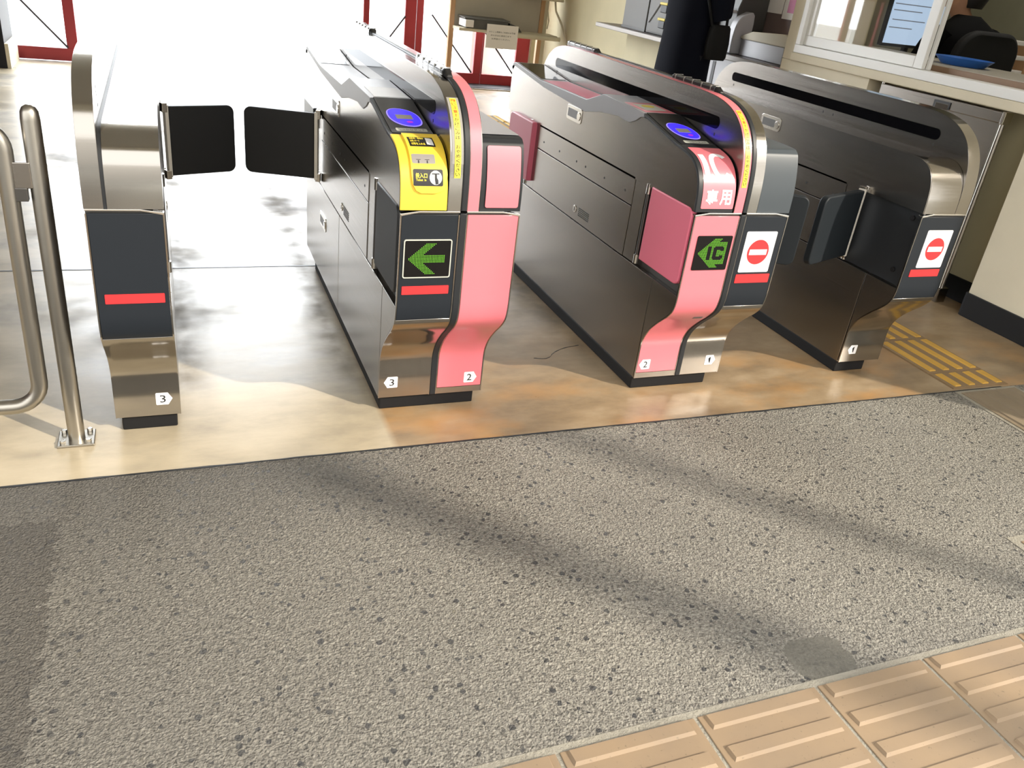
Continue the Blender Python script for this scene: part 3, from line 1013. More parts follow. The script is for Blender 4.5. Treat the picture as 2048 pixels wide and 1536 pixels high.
def vertical_sticker(root, xc, ztop, zbot, holder):
    sa, sb = FIN.s_at_z(zbot), FIN.s_at_z(ztop)
    if holder:
        hs = strip(FIN, FIN.s_at_z(0.80), sb + 0.004, xc - 0.0155, xc + 0.0155, 0.0012, 0.0012, 20)
        obj('clear_holder', hs, 'tape', root, smooth=35)
    st = obj('warning_sticker', strip(FIN, sa, sb, xc - 0.0085, xc + 0.0085, 0.0006, 0.0026, 30), 'yellowsticker', root, smooth=35)
    red, blk = '閉じ注意！', 'かけこみは おやめください'
    tot = len(red) + len(blk) + 0.6
    step = (sb - sa) / tot
    mbr, mbk = MB(), MB()
    for i, ch in enumerate(red + blk):
        if ch == ' ':
            continue
        c = sb - step * (i + 0.75)
        hw = 0.0058 if ch != '！' else 0.0018
        q = text_at(ch, xc - hw, xc + hw, c - step * 0.40, c + step * 0.40, lambda a, b: FIN.pos(a, b, 0.0036), 0.012)
        (mbr if i < len(red) else mbk).add(q)
    obj('red_lettering', mbr, 'redink', st)
    obj('black_lettering', mbk, 'ink', st)

# ---- gate at left: single wing, aisle 3 on its right
GB = 2.19
c3 = thing('ticket_gate', (-0.106, GB, 0), 'narrow single ticket gate at far left, slate front with red stripe and tag 3', 'ticket gate')
lower_body(c3, -0.188, -0.023, [(-0.023, -1)])
plinth(c3, -0.175, -0.033)
side_panels(c3, -0.022, -1)
front_panel(c3, -0.189, -0.022, 'slate', 0.345, 'steel')
front_trim(c3, -0.189, -0.022, 1)
red_stripe(c3, -0.168, -0.036, 0.446, 0.470)
number_tag(c3, -0.066, '3', 1)
pod = upper_casing(c3, -0.141, -0.022, PLAINPTS)
obj('pod_front_band', strip(PLAIN, 0, PLAIN.s_at_y(2.2), -0.1405, -0.0225, 0.0012, 0.0, 40), 'steel_front', pod, smooth=35)
obj('black_gap', strip(PLAIN, 0, PLAIN.L, -0.149, -0.141, 0.003, -0.004, 120), 'gapblack', c3, smooth=35)
fin(c3, -0.190, -0.149, face=-0.149)
flap(c3, -0.012, 3.245, 0.228, 3.335, 'blackpad')

# ---- gate between aisle 3 and aisle 2
mg = thing('ticket_gate', (0.70, GB, 0), 'double ticket gate with yellow ticket slot, green arrow display and pink right half', 'ticket gate')
lower_body(mg, 0.541, 0.875, [(0.541, 1), (0.875, -1)])
plinth(mg, 0.547, 0.853)
side_panels(mg, 0.541, 1, seam=True)
side_panels(mg, 0.875, -1)
front_panel(mg, 0.541, 0.703, 'slate', 0.368, 'steel')
front_panel(mg, 0.722, 0.875, 'pink', 0.0, 'pink', 0.066)
obj('centre_gasket', strip(LOW, 0, LOW.L, 0.703, 0.722, 0.010, -0.007, 60), 'gapblack', mg, bev=0.002, smooth=35)
obj('centre_gasket', strip(FIN, 0, FIN.L, 0.704, 0.7205, 0.020, -0.015, 160), 'gapblack', mg, bev=0.003, smooth=35)
front_trim(mg, 0.541, 0.703, -1)
front_trim(mg, 0.722, 0.875, 1)
led_display(mg, 0.557, 0.684, 0.497, 0.599, ARROW, 24, True)
red_stripe(mg, 0.555, 0.687, 0.446, 0.470)
lock_plate(mg, 0.541, 1, 2.955, 0.767)
lock_plate(mg, 0.541, 1, 3.19, 0.285)
obj('hinge_housing', box(0.528, 0.545, 3.36, 3.60, 0.605, 0.682), 'black', mg, bev=0.003)
number_tag(mg, 0.581, '3', -1)
number_tag(mg, 0.831, '2', 1)
reader_pod(mg, 0.541, 0.664, 'yellow')
card_reader(mg, 0.541, 0.664)
fin(mg, 0.667, 0.704, face=0.667)
fin(mg, 0.7205, 0.755, face=0.755)
wing_stripe(mg, 0.7225, 0.753, 'pink')
vertical_sticker(mg, 0.6875, 0.945, 0.765, True)
status_lamp(mg, 0.712, 2.235, 2.54)
status_lamp(mg, 0.712, 3.16, 3.44)
# yellow ticket slot
TK = Prof([(y, z) for y, z in read_front])
sy = TK.s_at_y(2.168)
yk = obj('ticket_slot_panel', strip(READ, 0.002, sy, 0.5385, 0.6645, 0.0055, -0.0015, 40), 'yellow', mg, bev=0.0015, smooth=35)
ol = []
for x, s_ in rrect(0.0, 1.0, 0.0, 1.0, 0.01, 2):
    pass
zlo = TK.s_at_z(0.7245)
tong = [(0.566, sy - 0.006), (0.566, zlo + 0.045), (0.569, zlo + 0.022), (0.578, zlo + 0.007), (0.592, zlo), (0.632, zlo), (0.648, zlo + 0.006), (0.6585, zlo + 0.02), (0.6625, zlo + 0.045), (0.6625, sy - 0.006)]
def raised(pr, outline, off, t, n=18):
    s0, s1 = min(q[1] for q in outline), max(q[1] for q in outline)
    topv, topf = wrapdecal(pr, outline, off + t, n)
    bm = bmesh.new()
    vs = [bm.verts.new(p) for p in topv]
    for q in topf:
        bm.faces.new([vs[i] for i in q])
    bmesh.ops.remove_doubles(bm, verts=bm.verts[:], dist=1e-6)
    r = bmesh.ops.extrude_face_region(bm, geom=bm.faces[:])
    # push the copied sheet back down along the profile normal
    for q in [e for e in r['geom'] if isinstance(e, bmesh.types.BMVert)]:
        best = min(range(0, 241), key=lambda i: (Vector(pr.pos(q.co.x, s0 + (s1 - s0) * i / 240, off + t)) - q.co).length)
        q.co = Vector(pr.pos(q.co.x, s0 + (s1 - s0) * best / 240, off - 0.002))
    bm.verts.index_update()
    v = [tuple(q.co) for q in bm.verts]
    f = [tuple(q.index for q in g_.verts) for g_ in bm.faces]
    bm.free()
    return v, f
yt = obj('raised_tongue', raised(READ, tong, 0.004, 0.006), 'yellow', yk, bev=0.003, smooth=50)
OFF = 0.0104
sl = READ.s_at_z(0.790)
sh = READ.s_at_z(0.808)
pl_ = obj('ticket_slot', wrapdecal(READ, rrect(0.5705, 0.632, sl, sh, 0.004, 3), OFF, 8), 'slotgrey', yt)
sl_m = MB()
for xm in (0.5875, 0.6105):
    sl_m.add(wrapdecal(READ, [(xm - 0.0018, sl + 0.001), (xm + 0.0018, sl + 0.001), (xm + 0.001, sl + 0.008), (xm - 0.001, sl + 0.008)], OFF + 0.0006, 3))
    sl_m.add(wrapdecal(READ, [(xm - 0.006, sl + 0.009), (xm + 0.006, sl + 0.009), (xm + 0.006, sl + 0.0102), (xm - 0.006, sl + 0.0102)], OFF + 0.0006, 3))
obj('slot_guide', sl_m, 'ink', pl_)
la, lb_ = READ.s_at_z(0.742), READ.s_at_z(0.779)
lab = obj('ticket_label', wrapdecal(READ, rrect(0.5705, 0.6495, la, lb_, 0.004, 3), OFF, 8), 'ink', yt)
P2 = lambda a, b: READ.pos(a, b, OFF + 0.0006)
tx = MB()
lm = (lb_ - la)
tx.add(text_at('投入口', 0.5765, 0.6075, la + lm * 0.47, la + lm * 0.76, P2, 0.025, 4))
tx.add(text_at('Ticket  in', 0.5775, 0.6045, la + lm * 0.29, la + lm * 0.44, P2, 0.015, 3))
obj('lettering', tx, 'yellowsticker', lab)
obj('white_disc', wrapdecal(READ, circ(0.6300, la + lm * 0.50, 0.0165, 30, 0.0165), OFF + 0.0006, 6), 'white', lab)
hand = MB()
P3 = OFF + 0.0012
def rect_(x0, x1, a, b):
    return [(x0, la + lm * a), (x1, la + lm * a), (x1, la + lm * b), (x0, la + lm * b)]
hand.add(wrapdecal(READ, rect_(0.620, 0.640, 0.70, 0.76), P3, 2))
hand.add(wrapdecal(READ, rect_(0.6272, 0.6332, 0.42, 0.70), P3, 3))
hand.add(wrapdecal(READ, [(0.6272, la + lm * 0.44), (0.6290, la + lm * 0.10), (0.6370, la + lm * 0.13), (0.6365, la + lm * 0.36), (0.6332, la + lm * 0.50)], P3, 4))
obj('pictogram', hand, 'ink', lab)
ia, ib = READ.s_at_y(2.096), READ.s_at_y(2.136)
inf = obj('info_label', wrapdecal(READ, [(0.5735, ia), (0.642, ia), (0.642, ib), (0.5735, ib)], OFF, 5), 'ink', yt)
tx = MB()
P4 = lambda a, b: READ.pos(a, b, OFF + 0.0008)
for r_, s_ in enumerate(('回数券・乗車券', 'は青いマーク', '切符を入れる')):
    b1 = ib - (ib - ia) * (0.08 + 0.30 * r_)
    tx.add(text_at(s_, 0.5785, (0.6165, 0.603, 0.6155)[r_], b1 - (ib - ia) * 0.22, b1, P4, 0.02))
obj('lettering', tx, 'yellowsticker', inf)
obj('picture_patch', wrapdecal(READ, [(0.6205, ia + 0.008), (0.638, ia + 0.004), (0.638, ib - 0.010), (0.634, ib - 0.006), (0.621, ib - 0.004)], OFF + 0.0006, 3), 'white', inf)
# plate on the flat behind the reader and the far screen
tp = obj('notice_plate', strip(READ, READ.s_at_y(2.445), READ.s_at_y(2.585), 0.556, 0.658, 0.0008, 0.0, 4), 'white', mg)
scr_ = obj('passenger_screen', strip(READ, READ.s_at_y(3.315), READ.s_at_y(3.575), 0.549, 0.655, 0.0012, 0.0, 4), 'glass_black', mg)
# pink pod of the right half
pod = upper_casing(mg, 0.757, 0.875, insetp(TALLPTS, 0.002), 'right_pod', 'gapblack')
s_t = TALL.s_at_y(2.07)
obj('pink_face', wrapdecal(TALL, rrect(0.771, 0.866, 0.010, TALL.s_at_z(0.846), 0.006, 4), 0.0012, 30), 'pink', pod, smooth=60)
obj('pod_top', strip(TALL, TALL.s_at_y(2.10), TALL.L - TALL.s_at_y(2.10), 0.760, 0.872, 0.0015, 0.0, 6), 'greytop', pod)
flap(mg, 0.5485, 2.305, 0.5485, 2.043, 'blackpad', thick=0.022, bar=False)
flap(mg, 0.530, 3.245, 0.270, 3.335, 'blackpad')

# ---- gate between aisle 2 and aisle 1
rg_ = thing('ticket_gate', (1.61, GB, 0), 'double ticket gate with pink left half reading IC and grey no-entry right half', 'ticket gate')
lower_body(rg_, 1.439, 1.785, [(1.439, 1), (1.785, -1)])
plinth(rg_, 1.437, 1.742)
side_panels(rg_, 1.439, 1)
side_panels(rg_, 1.785, -1)
lock_plate(rg_, 1.439, 1)
front_panel(rg_, 1.439, 1.604, 'pink', 0.0, 'pink', 0.066)
front_panel(rg_, 1.623, 1.785, 'slate', 0.368, 'steel')
obj('centre_gasket', strip(LOW, 0, LOW.L, 1.604, 1.623, 0.010, -0.007, 60), 'gapblack', rg_, bev=0.002, smooth=35)
obj('centre_gasket', strip(FIN, 0, FIN.L, 1.606, 1.6225, 0.020, -0.015, 160), 'gapblack', rg_, bev=0.003, smooth=35)
front_trim(rg_, 1.439, 1.604, -1)
front_trim(rg_, 1.623, 1.785, 1)
led_display(rg_, 1.466, 1.592, 0.497, 0.607, ICDOTS, 26, False)
no_entry(rg_, 1.643, 1.759, 0.486, 0.620)
red_stripe(rg_, 1.640, 1.770, 0.450, 0.479)
number_tag(rg_, 1.474, '2', -1)
number_tag(rg_, 1.737, '1', 1)
sq = LOW.s_at_z(0.315)
obj('maker_plate', decal(LOW, [(1.548, sq - 0.006), (1.583, sq - 0.006), (1.583, sq + 0.006), (1.548, sq + 0.006)], 0.0006), 'machine', rg_)
reader_pod(rg_, 1.439, 1.571, 'pink')
card_reader(rg_, 1.439, 1.571)
fin(rg_, 1.574, 1.606, face=1.574)
fin(rg_, 1.6225, 1.659, face=1.659)
wing_stripe(rg_, 1.5755, 1.6045, 'pink')
vertical_sticker(rg_, 1.590, 0.955, 0.755, False)
status_lamp(rg_, 1.614, 2.275, 2.56)
status_lamp(rg_, 1.614, 3.14, 3.43)
pf = obj('pink_face', wrapdecal(READ, rrect(1.453, 1.568, 0.012, READ.s_at_y(2.165), 0.004, 3), 0.0012, 40), 'pink', rg_, smooth=60)
PI4 = lambda a, b: READ.pos(a, b, 0.0022)
za, zb = READ.s_at_z(0.7735), READ.s_at_y(2.116)
tx = MB()
tx.add(wrapdecal(READ, [(1.459, za), (1.4775, za), (1.4775, zb), (1.459, zb)], 0.0022, 14))
cc = ((1.486 + 1.558) / 2, (za + zb) / 2 + 0.0015)
oc_ = [(cc[0] + 0.037 * math.cos(math.radians(a)), cc[1] + ((zb - za) / 2 + 0.006) * math.sin(math.radians(a))) for a in range(38, 323, 6)]
ic_ = [(cc[0] + 0.0205 * math.cos(math.radians(a)), cc[1] + ((zb - za) / 2 - 0.010) * math.sin(math.radians(a))) for a in range(44, 317, 6)]
tx.add(wrapdecal(READ, oc_ + ic_[::-1], 0.0022, 20))
obj('lettering', tx, 'white', pf)
k0, k1 = READ.s_at_z(0.701), READ.s_at_z(0.746)
tx = MB()
tx.add(text_at('専', 1.466, 1.507, k0, k1, PI4, 0.03, 6))
tx.add(text_at('用', 1.515, 1.556, k0, k1, PI4, 0.03, 6))
obj('lettering', tx, 'white', pf)
tp = obj('notice_plate', strip(READ, READ.s_at_y(2.445), READ.s_at_y(2.590), 1.452, 1.566, 0.0008, 0.0, 4), 'pink', rg_)
a_, b_ = READ.s_at_y(2.47), READ.s_at_y(2.565)
st = obj('notice_sticker', decal(READ, rrect(1.468, 1.550, a_, b_, 0.004, 3), 0.001), 'silverlabel', tp)
obj('sticker_print', decal(READ, circ(1.509, (a_ + b_) / 2 + 0.012, 0.024, 16, 0.018), 0.002), 'hazard', st)
obj('low_inlay', strip(READ, READ.s_at_y(2.875), READ.s_at_y(3.285), 1.449, 1.562, 0.001, 0.0, 4), 'pinkpad', rg_)
obj('passenger_screen', strip(READ, READ.s_at_y(3.315), READ.s_at_y(3.575), 1.449, 1.562, 0.0012, 0.0, 4), 'glass_black', rg_)
pod = upper_casing(rg_, 1.661, 1.785, insetp(TALLPTS, 0.001), 'right_pod', 'greypod')
flap(rg_, 1.4465, 2.305, 1.4465, 2.043, 'pinkpad', thick=0.022, bar=False)
flap(rg_, 1.432, 3.260, 1.432, 3.535, 'pinkpad', bar=False)
flap(rg_, 1.790, 2.318, 2.005, 2.200, 'greypad')

# ---- gate at right
fr = thing('ticket_gate', (2.44, GB, 0), 'bare steel single ticket gate at right with no-entry sticker and plain rounded pod', 'ticket gate')
lower_body(fr, 2.346, 2.546, [(2.346, 1)])
plinth(fr, 2.346, 2.49)
side_panels(fr, 2.346, 1)
lock_plate(fr, 2.346, 1, 2.925, 0.797)
front_panel(fr, 2.346, 2.546, 'slate', 0.368, 'steel')
front_trim(fr, 2.346, 2.546, -1)
no_entry(fr, 2.396, 2.513, 0.486, 0.622)
red_stripe(fr, 2.378, 2.514, 0.453, 0.479)
number_tag(fr, 2.398, '1', -1)
pod = upper_casing(fr, 2.346, 2.491, PLAINPTS)
obj('pod_front_band', strip(PLAIN, 0, PLAIN.s_at_y(2.2), 2.349, 2.4905, 0.0012, 0.0, 40), 'steel_front', pod, smooth=35)
fin(fr, 2.492, 2.546, face=2.492)
bp = obj('flap_recess_plate', box(2.356, 2.366, 2.036, 2.330, 0.414, 0.688), 'gapblack', fr, bev=0.001)
for y, z in ((2.072, 0.652), (2.082, 0.462)):
    obj('rubber_stop', prism(circ(y, z, 0.009, 18), 2.349, 2.357), 'rubber', bp, bev=0.001)
flap(fr, 2.333, 2.305, 2.062, 2.200, 'greypad')

# ------------------------------------------------------------------ room shell
XW = 3.51
H = 3.7
HF = 2.9          # eave over the street side
struct('ceiling', box(-5.0, 6.4, 0.25, 9.2, H, H + 0.15), 'ceiling')
struct('trim_9', box(-5.0, 6.4, 0.25, 0.40, HF, H), 'cream')
struct('wall_left', box(-5.1, -4.9, 1.0, 9.2, 0, H), 'brown')
# pilaster that carries the near end of the office front
struct('wall_right', box(XW, 3.78, 1.05, 2.632, 0, H), 'cream')
struct('baseboard_right', box(XW - 0.012, XW, 1.05, 2.632, 0, 0.115), 'skirt', bev=0.002)
struct('baseboard_right', box(XW - 0.006, 3.66, 2.632, 2.642, 0, 0.115), 'skirt', bev=0.002)
# recessed wall under the counter window
struct('wall_right', box(3.66, 3.80, 2.632, 3.665, 0, 0.93), 'creamdark')
struct('baseboard_right', box(3.648, 3.66, 2.642, 3.665, 0, 0.115), 'skirt', bev=0.002)
struct('wall_right', box(XW, 3.80, 3.665, 4.42, 0, 0.928), 'cream')
struct('wall_right', box(XW, 3.80, 2.632, 4.42, 2.25, H), 'cream')
struct('wall_right', box(XW, 3.80, 4.29, 4.42, 0.93, 2.25), 'cream')
# end of the office block and the alcove behind
struct('wall_right', box(3.80, 3.87, 4.30, 4.42, 0, H), 'cream')
struct('wall_right', box(3.87, 4.0, 4.30, 9.2, 0, H), 'creamdark')
# wall with the red glazed doors
struct('wall_back', box(-5.0, -1.30, 9.0, 9.2, 0, H), 'brown')
struct('wall_back', box(1.91, 3.87, 9.0, 9.2, 2.25, H), 'cream')
struct('wall_back', box(-1.30, 1.91, 9.0, 9.2, 3.45, H), 'cream')
struct('wall_back', box(3.76, 3.87, 8.98, 9.2, 0, 2.25), 'creamdark')

# office window
sl_ = thing('window_1', (3.53, 3.4, 0.93), 'white sliding ticket window', 'window')
for k in ('label', 'category'):
    del sl_[k]
sl_['kind'] = 'structure'
obj('sill_ledge', box(XW - 0.018, 3.60, 2.632, 4.33, 0.928, 0.975), 'cream', sl_, bev=0.006)
obj('sill_track', box(XW - 0.022, 3.585, 2.632, 4.31, 0.975, 1.020), 'alu', sl_, bev=0.003)
obj('window_jamb', box(XW - 0.02, 3.59, 4.27, 4.31, 1.02, 2.25), 'alu', sl_, bev=0.003)
obj('window_jamb', box(XW - 0.012, 3.56, 4.305, 4.335, 0.975, 2.25), 'cream', sl_, bev=0.003)
obj('window_head', box(XW - 0.02, 3.59, 2.632, 4.31, 2.20, 2.25), 'alu', sl_, bev=0.003)
sh_ = obj('sliding_sash', box(3.513, 3.537, 3.345, 3.405, 1.022, 2.20), 'alu', sl_, bev=0.003)
obj('bottom_rail', box(3.513, 3.537, 3.405, 4.27, 1.022, 1.075), 'alu', sh_, bev=0.003)
obj('sash_stile', box(3.513, 3.537, 4.225, 4.27, 1.075, 2.20), 'alu', sh_, bev=0.003)
obj('sash_stile', box(3.545, 3.565, 3.335, 3.352, 1.022, 2.20), 'alu', sh_, bev=0.002)
obj('pane', box(3.523, 3.527, 3.40, 4.23, 1.07, 2.20), 'glass', sh_)

# red framed glass doors onto the platform
def glazed_door(name, xa, xb, yd, stile_l, stile_r, brace):
    r = thing(name, ((xa + xb) / 2, yd, 0), 'x', 'door')
    for k in ('label', 'category'):
        del r[k]
    r['kind'] = 'structure'
    y0, y1 = yd - 0.022, yd + 0.022
    obj('bottom_rail', box(xa, xb, y0, y1, 0.006, 0.112), 'redpaint', r, bev=0.003)
    obj('door_stile', box(xa, xa + stile_l, y0, y1, 0.112, 2.2), 'redpaint', r, bev=0.003)
    obj('door_stile', box(xb - stile_r, xb, y0, y1, 0.112, 2.2), 'redpaint', r, bev=0.003)
    obj('top_rail', box(xa + stile_l, xb - stile_r, y0, y1, 2.1, 2.2), 'redpaint', r, bev=0.003)
    obj('mid_rail', box(xa + stile_l, xb - stile_r, y0, y1, 1.30, 1.38), 'redpaint', r, bev=0.003)
    obj('pane', box(xa + stile_l, xb - stile_r, yd - 0.003, yd + 0.003, 0.112, 2.1), 'glass', r)
    (bx0, bz0), (bx1, bz1) = brace
    obj('brace_rod', tube([(bx0, y0 - 0.006, bz0), (bx1, y0 - 0.006, bz1)], 0.009, 8), 'wire', r, smooth=60)
    return r
glazed_door('door_1', -1.28, -0.695, 8.78, 0.06, 0.088, ((-0.775, 0.12), (-1.22, 0.62)))
glazed_door('door_2', 1.91, 2.455, 9.02, 0.06, 0.115, ((1.97, 0.12), (2.34, 0.62)))
glazed_door('door_3', 2.462, 3.205, 9.02, 0.07, 0.085, ((3.10, 0.12), (2.62, 0.66)))
glazed_door('door_4', 3.21, 3.75, 9.02, 0.012, 0.15, ((3.595, 0.12), (3.20, 0.56)))
struct('trim_3', box(2.40, 3.87, 8.70, 8.98, 0.0, 0.014), 'skirt', bev=0.002)
struct('trim_4', box(2.40, 3.87, 8.66, 8.70, 0.0, 0.010), 'steel', bev=0.002)
struct('trim_5', box(-1.75, -1.190, 8.2, 8.7, 0, H), 'skirt')
struct('trim_6', box(-1.190, -1.163, 8.2, 8.7, 0, 0.19), 'cream')

# outside
struct('wall_street', box(-40, 40, -14.6, -14, -0.2, 6.0), 'facade')
struct('ground', box(-25, 25, 9.2, 45, -0.25, -0.02), 'outground')
tag(obj('platform_block', box(3.42, 3.83, 10.0, 10.35, -0.02, 0.95), 'outblock', bev=0.01),
    'grey block standing outside behind the glass of the red doors', 'block')
struct('shadow_pole_1', tube([(5.20, -3.0, -0.1), (5.20, -3.0, 4.5)], [0.095, 0.08], 16), 'concretepost', smooth=40)  # unseen pole, its height chosen for where its shadow band ends
struct('shadow_pole_2', tube([(6.20, -3.2, -0.1), (6.20, -3.2, 5.5)], [0.05, 0.045], 14), 'concretepost', smooth=40)  # thinner unseen pole, placed to cast the fainter shadow band

# ------------------------------------------------------------------ notice board, shelf, papers
nb = thing('notice_board', (3.2, 8.6, 0), 'grey notice board on pale wooden posts with a narrow shelf, before red doors', 'notice board')
obj('wooden_post', box(2.685, 2.735, 8.58, 8.63, 0, 1.9), 'wood', nb, bev=0.003)
obj('wooden_post', box(3.655, 3.70, 8.58, 8.63, 0, 1.9), 'wood', nb, bev=0.003)
obj('edge_post', box(3.70, 3.745, 8.59, 8.64, 0, 1.9), 'shelfpaint', nb, bev=0.003)
obj('board', box(2.735, 3.655, 8.595, 8.62, 0.60, 1.85), 'board', nb)
sh1 = obj('shelf', box(2.72, 3.78, 8.36, 8.595, 0.585, 0.612), 'shelfpaint', nb, bev=0.004)
obj('shelf_pipe', tube([(3.33, 8.345, 0.585), (3.80, 8.345, 0.585)], 0.021, 14), 'shelfpaint', sh1, smooth=50)
bx_ = thing('paper_box', (3.03, 8.47, 0.612), 'grey flat cardboard tray of papers lying on the notice board shelf', 'box')
obj('tray', prism([(2.80, 0.612), (3.22, 0.612), (3.24, 0.70), (2.78, 0.70)], 8.38, 8.58, 'y'), 'machine', bx_, bev=0.004)
obj('folded_lid', prism([(8.36, 0.700), (8.585, 0.700), (8.585, 0.716), (8.36, 0.708)], 2.77, 3.25, 'x'), 'machine', bx_, bev=0.003)
obj('paper_stack', box(2.775, 2.86, 8.34, 8.56, 0.625, 0.69), 'paper', bx_, bev=0.003)
bf = tag(obj('dark_folder', prism([(3.26, 0.6125), (3.40, 0.6125), (3.36, 0.66), (3.26, 0.69)], 8.40, 8.57, 'y'), 'machinedark', bev=0.004),
         'dark leaflet bundle leaning beside the grey tray on the shelf', 'folder')
pn = thing('paper_notice', (3.165, 8.352, 0.45), 'white paper notice with three printed lines hanging from the shelf', 'notice')
obj('sheet', box(2.998, 3.332, 8.332, 8.336, 0.452, 0.672), 'paper', pn)
tx = MB()
for i, (s_, a, b) in enumerate((('のりこし精算をご利用のお客様', 3.022, 3.302), ('次の方は係員窓口まで', 3.042, 3.262), ('お声掛けください。', 3.055, 3.252))):
    z1 = 0.612 - 0.032 * i
    tx.add(text_at(s_, a, b, z1 - 0.016, z1, lambda u, v_: (u, 8.331, v_), 0.01))
obj('lettering', tx, 'machine', pn)

ct = thing('cable_duct', (3.6, 8.5, 0.93), 'cream wall duct above the notice board with cables hanging down', 'cable duct')
obj('duct', box(3.30, 3.84, 8.44, 8.53, 0.928, 1.02), 'shelfpaint', ct, bev=0.006)
obj('cable', tube([(3.70, 8.52, 0.93), (3.715, 8.53, 0.80), (3.705, 8.54, 0.70), (3.74, 8.56, 0.66), (3.745, 8.55, 0.74), (3.72, 8.54, 0.82)], 0.006, 8), 'shelfpaint', ct, smooth=60)
obj('cable', tube([(3.77, 8.50, 0.93), (3.78, 8.48, 0.84), (3.83, 8.40, 0.72), (3.862, 8.30, 0.55), (3.864, 8.25, 0.40), (3.864, 8.24, 0.0)], 0.011, 8), 'shelfpaint', ct, smooth=60)

# ------------------------------------------------------------------ counter and machines in the alcove
ctr = thing('ticket_counter', (3.69, 5.7, 0), 'long counter with metal edge along the wall beneath the grey machines', 'counter')
obj('worktop', box(3.515, 3.868, 4.45, 6.98, 0.842, 0.872), 'counterdark', ctr, bev=0.003)
obj('metal_edge', box(3.498, 3.516, 4.45, 6.98, 0.838, 0.871), 'counteredge', ctr, bev=0.005)
obj('counter_front', box(3.70, 3.868, 5.45, 6.75, 0.0, 0.842), 'creamdark', ctr)
cb = thing('counter_cabinet', (3.69, 5.0, 0), 'pale grey cabinet with a black slot under the counter behind the dark coat', 'cabinet')
obj('body', box(3.60, 3.868, 4.46, 5.44, 0.0, 0.838), 'machinelight', cb, bev=0.004)
obj('black_slot', box(3.597, 3.601, 5.23, 5.265, 0.60, 0.80), 'ink', cb)

m1 = thing('ticket_machine', (3.72, 6.5, 0.872), 'plain grey machine casing at the far end of the counter', 'machine')
obj('casing', prism([(3.60, 0.8725), (3.862, 0.8725), (3.862, 1.55), (3.66, 1.55), (3.60, 1.42)], 6.30, 6.69, 'y'), 'machine', m1, bev=0.006)
obj('base_rail', box(3.596, 3.862, 6.295, 6.695, 0.8725, 0.888), 'machinedark', m1)
m2 = thing('ticket_machine', (3.72, 5.95, 0.872), 'grey machine with two black and yellow latches left of the dark coat', 'machine')
obj('casing', prism([(3.60, 0.8725), (3.862, 0.8725), (3.862, 1.55), (3.68, 1.55), (3.60, 1.35)], 5.66, 6.285, 'y'), 'machinedark', m2, bev=0.006)
obj('front_cover', box(3.594, 3.602, 5.70, 6.25, 0.885, 1.30), 'machine', m2, bev=0.002)
for z in (1.035, 0.925):
    lt = obj('latch', box(3.576, 3.596, 5.98, 6.07, z, z + 0.055), 'ink', m2, bev=0.006)
    obj('latch_cap', box(3.572, 3.594, 5.975, 6.085, z + 0.055, z + 0.073), 'hazard', lt, bev=0.004)
obj('side_rod', tube([(3.588, 6.24, 0.95), (3.588, 6.11, 1.09)], 0.004, 8), 'machinelight', m2)
m3 = thing('ticket_machine', (3.72, 5.2, 0.872), 'rounded silver-sided machine with yellow latch right of the dark coat', 'machine')
obj('casing', prism([(3.60, 0.8725), (3.835, 0.8725), (3.835, 1.5), (3.70, 1.5), (3.60, 1.15)], 5.10, 5.62, 'y'), 'machinedark', m3, bev=0.006)
obj('side_cover', prism(smooth_path([(3.56, 0.874), (3.558, 0.98), (3.575, 1.07), (3.62, 1.115), (3.70, 1.12), (3.70, 0.874)], 4), 5.04, 5.105, 'y'), 'machinelight', m3, bev=0.006, smooth=40)
obj('card_tray', box(3.56, 3.70, 5.11, 5.42, 1.12, 1.135), 'machinelight', m3, bev=0.003)
obj('latch', box(3.575, 3.60, 5.30, 5.38, 1.01, 1.06), 'ink', m3, bev=0.005)
obj('latch_cap', box(3.57, 3.598, 5.295, 5.39, 1.06, 1.08), 'hazard', m3, bev=0.004)
obj('red_lamp', box(3.592, 3.60, 5.22, 5.29, 1.145, 1.165), 'red', m3)
tag(obj('leaflet', box(3.545, 3.597, 5.13, 5.26, 1.1352, 1.1385), 'paper'),
    'white leaflet lying on the tray of the silver-sided machine', 'leaflet')

bp2 = thing('partition_board', (3.85, 4.8, 0.872), 'brown board rising from the near end of the counter with papers pinned', 'board')
obj('panel', box(3.845, 3.868, 4.46, 5.44, 0.872, 1.9), 'brown', bp2, bev=0.002)
obj('panel_edge', box(3.838, 3.868, 5.425, 5.445, 0.872, 1.9), 'counterdark', bp2)
p1 = tag(obj('pinned_paper', box(3.840, 3.8445, 4.955, 5.30, 1.15, 1.5), 'paper'), 'white paper sheet pinned to the brown board, left one', 'paper')
p2 = thing('pinned_paper', (3.842, 4.8, 1.15), 'pink and white printed sheet pinned to the brown board, right one', 'paper')
obj('sheet', box(3.840, 3.8445, 4.62, 4.945, 1.125, 1.5), 'paper', p2)
obj('pink_print', box(3.838, 3.8402, 4.655, 4.90, 1.165, 1.5), 'pinkpaper', p2)
wb = thing('leaflet_case', (3.75, 4.85, 0.872), 'pale lidded case standing on the counter before the brown board', 'case')
obj('box_body', box(3.62, 3.836, 4.56, 5.02, 0.873, 0.975), 'machinelight', wb, bev=0.004)
obj('lid', prism([(4.54, 0.975), (5.03, 0.975), (5.03, 0.99), (4.91, 1.03), (4.58, 1.05), (4.54, 1.04)], 3.61, 3.836, 'x'), 'shelfpaint', wb, bev=0.006)

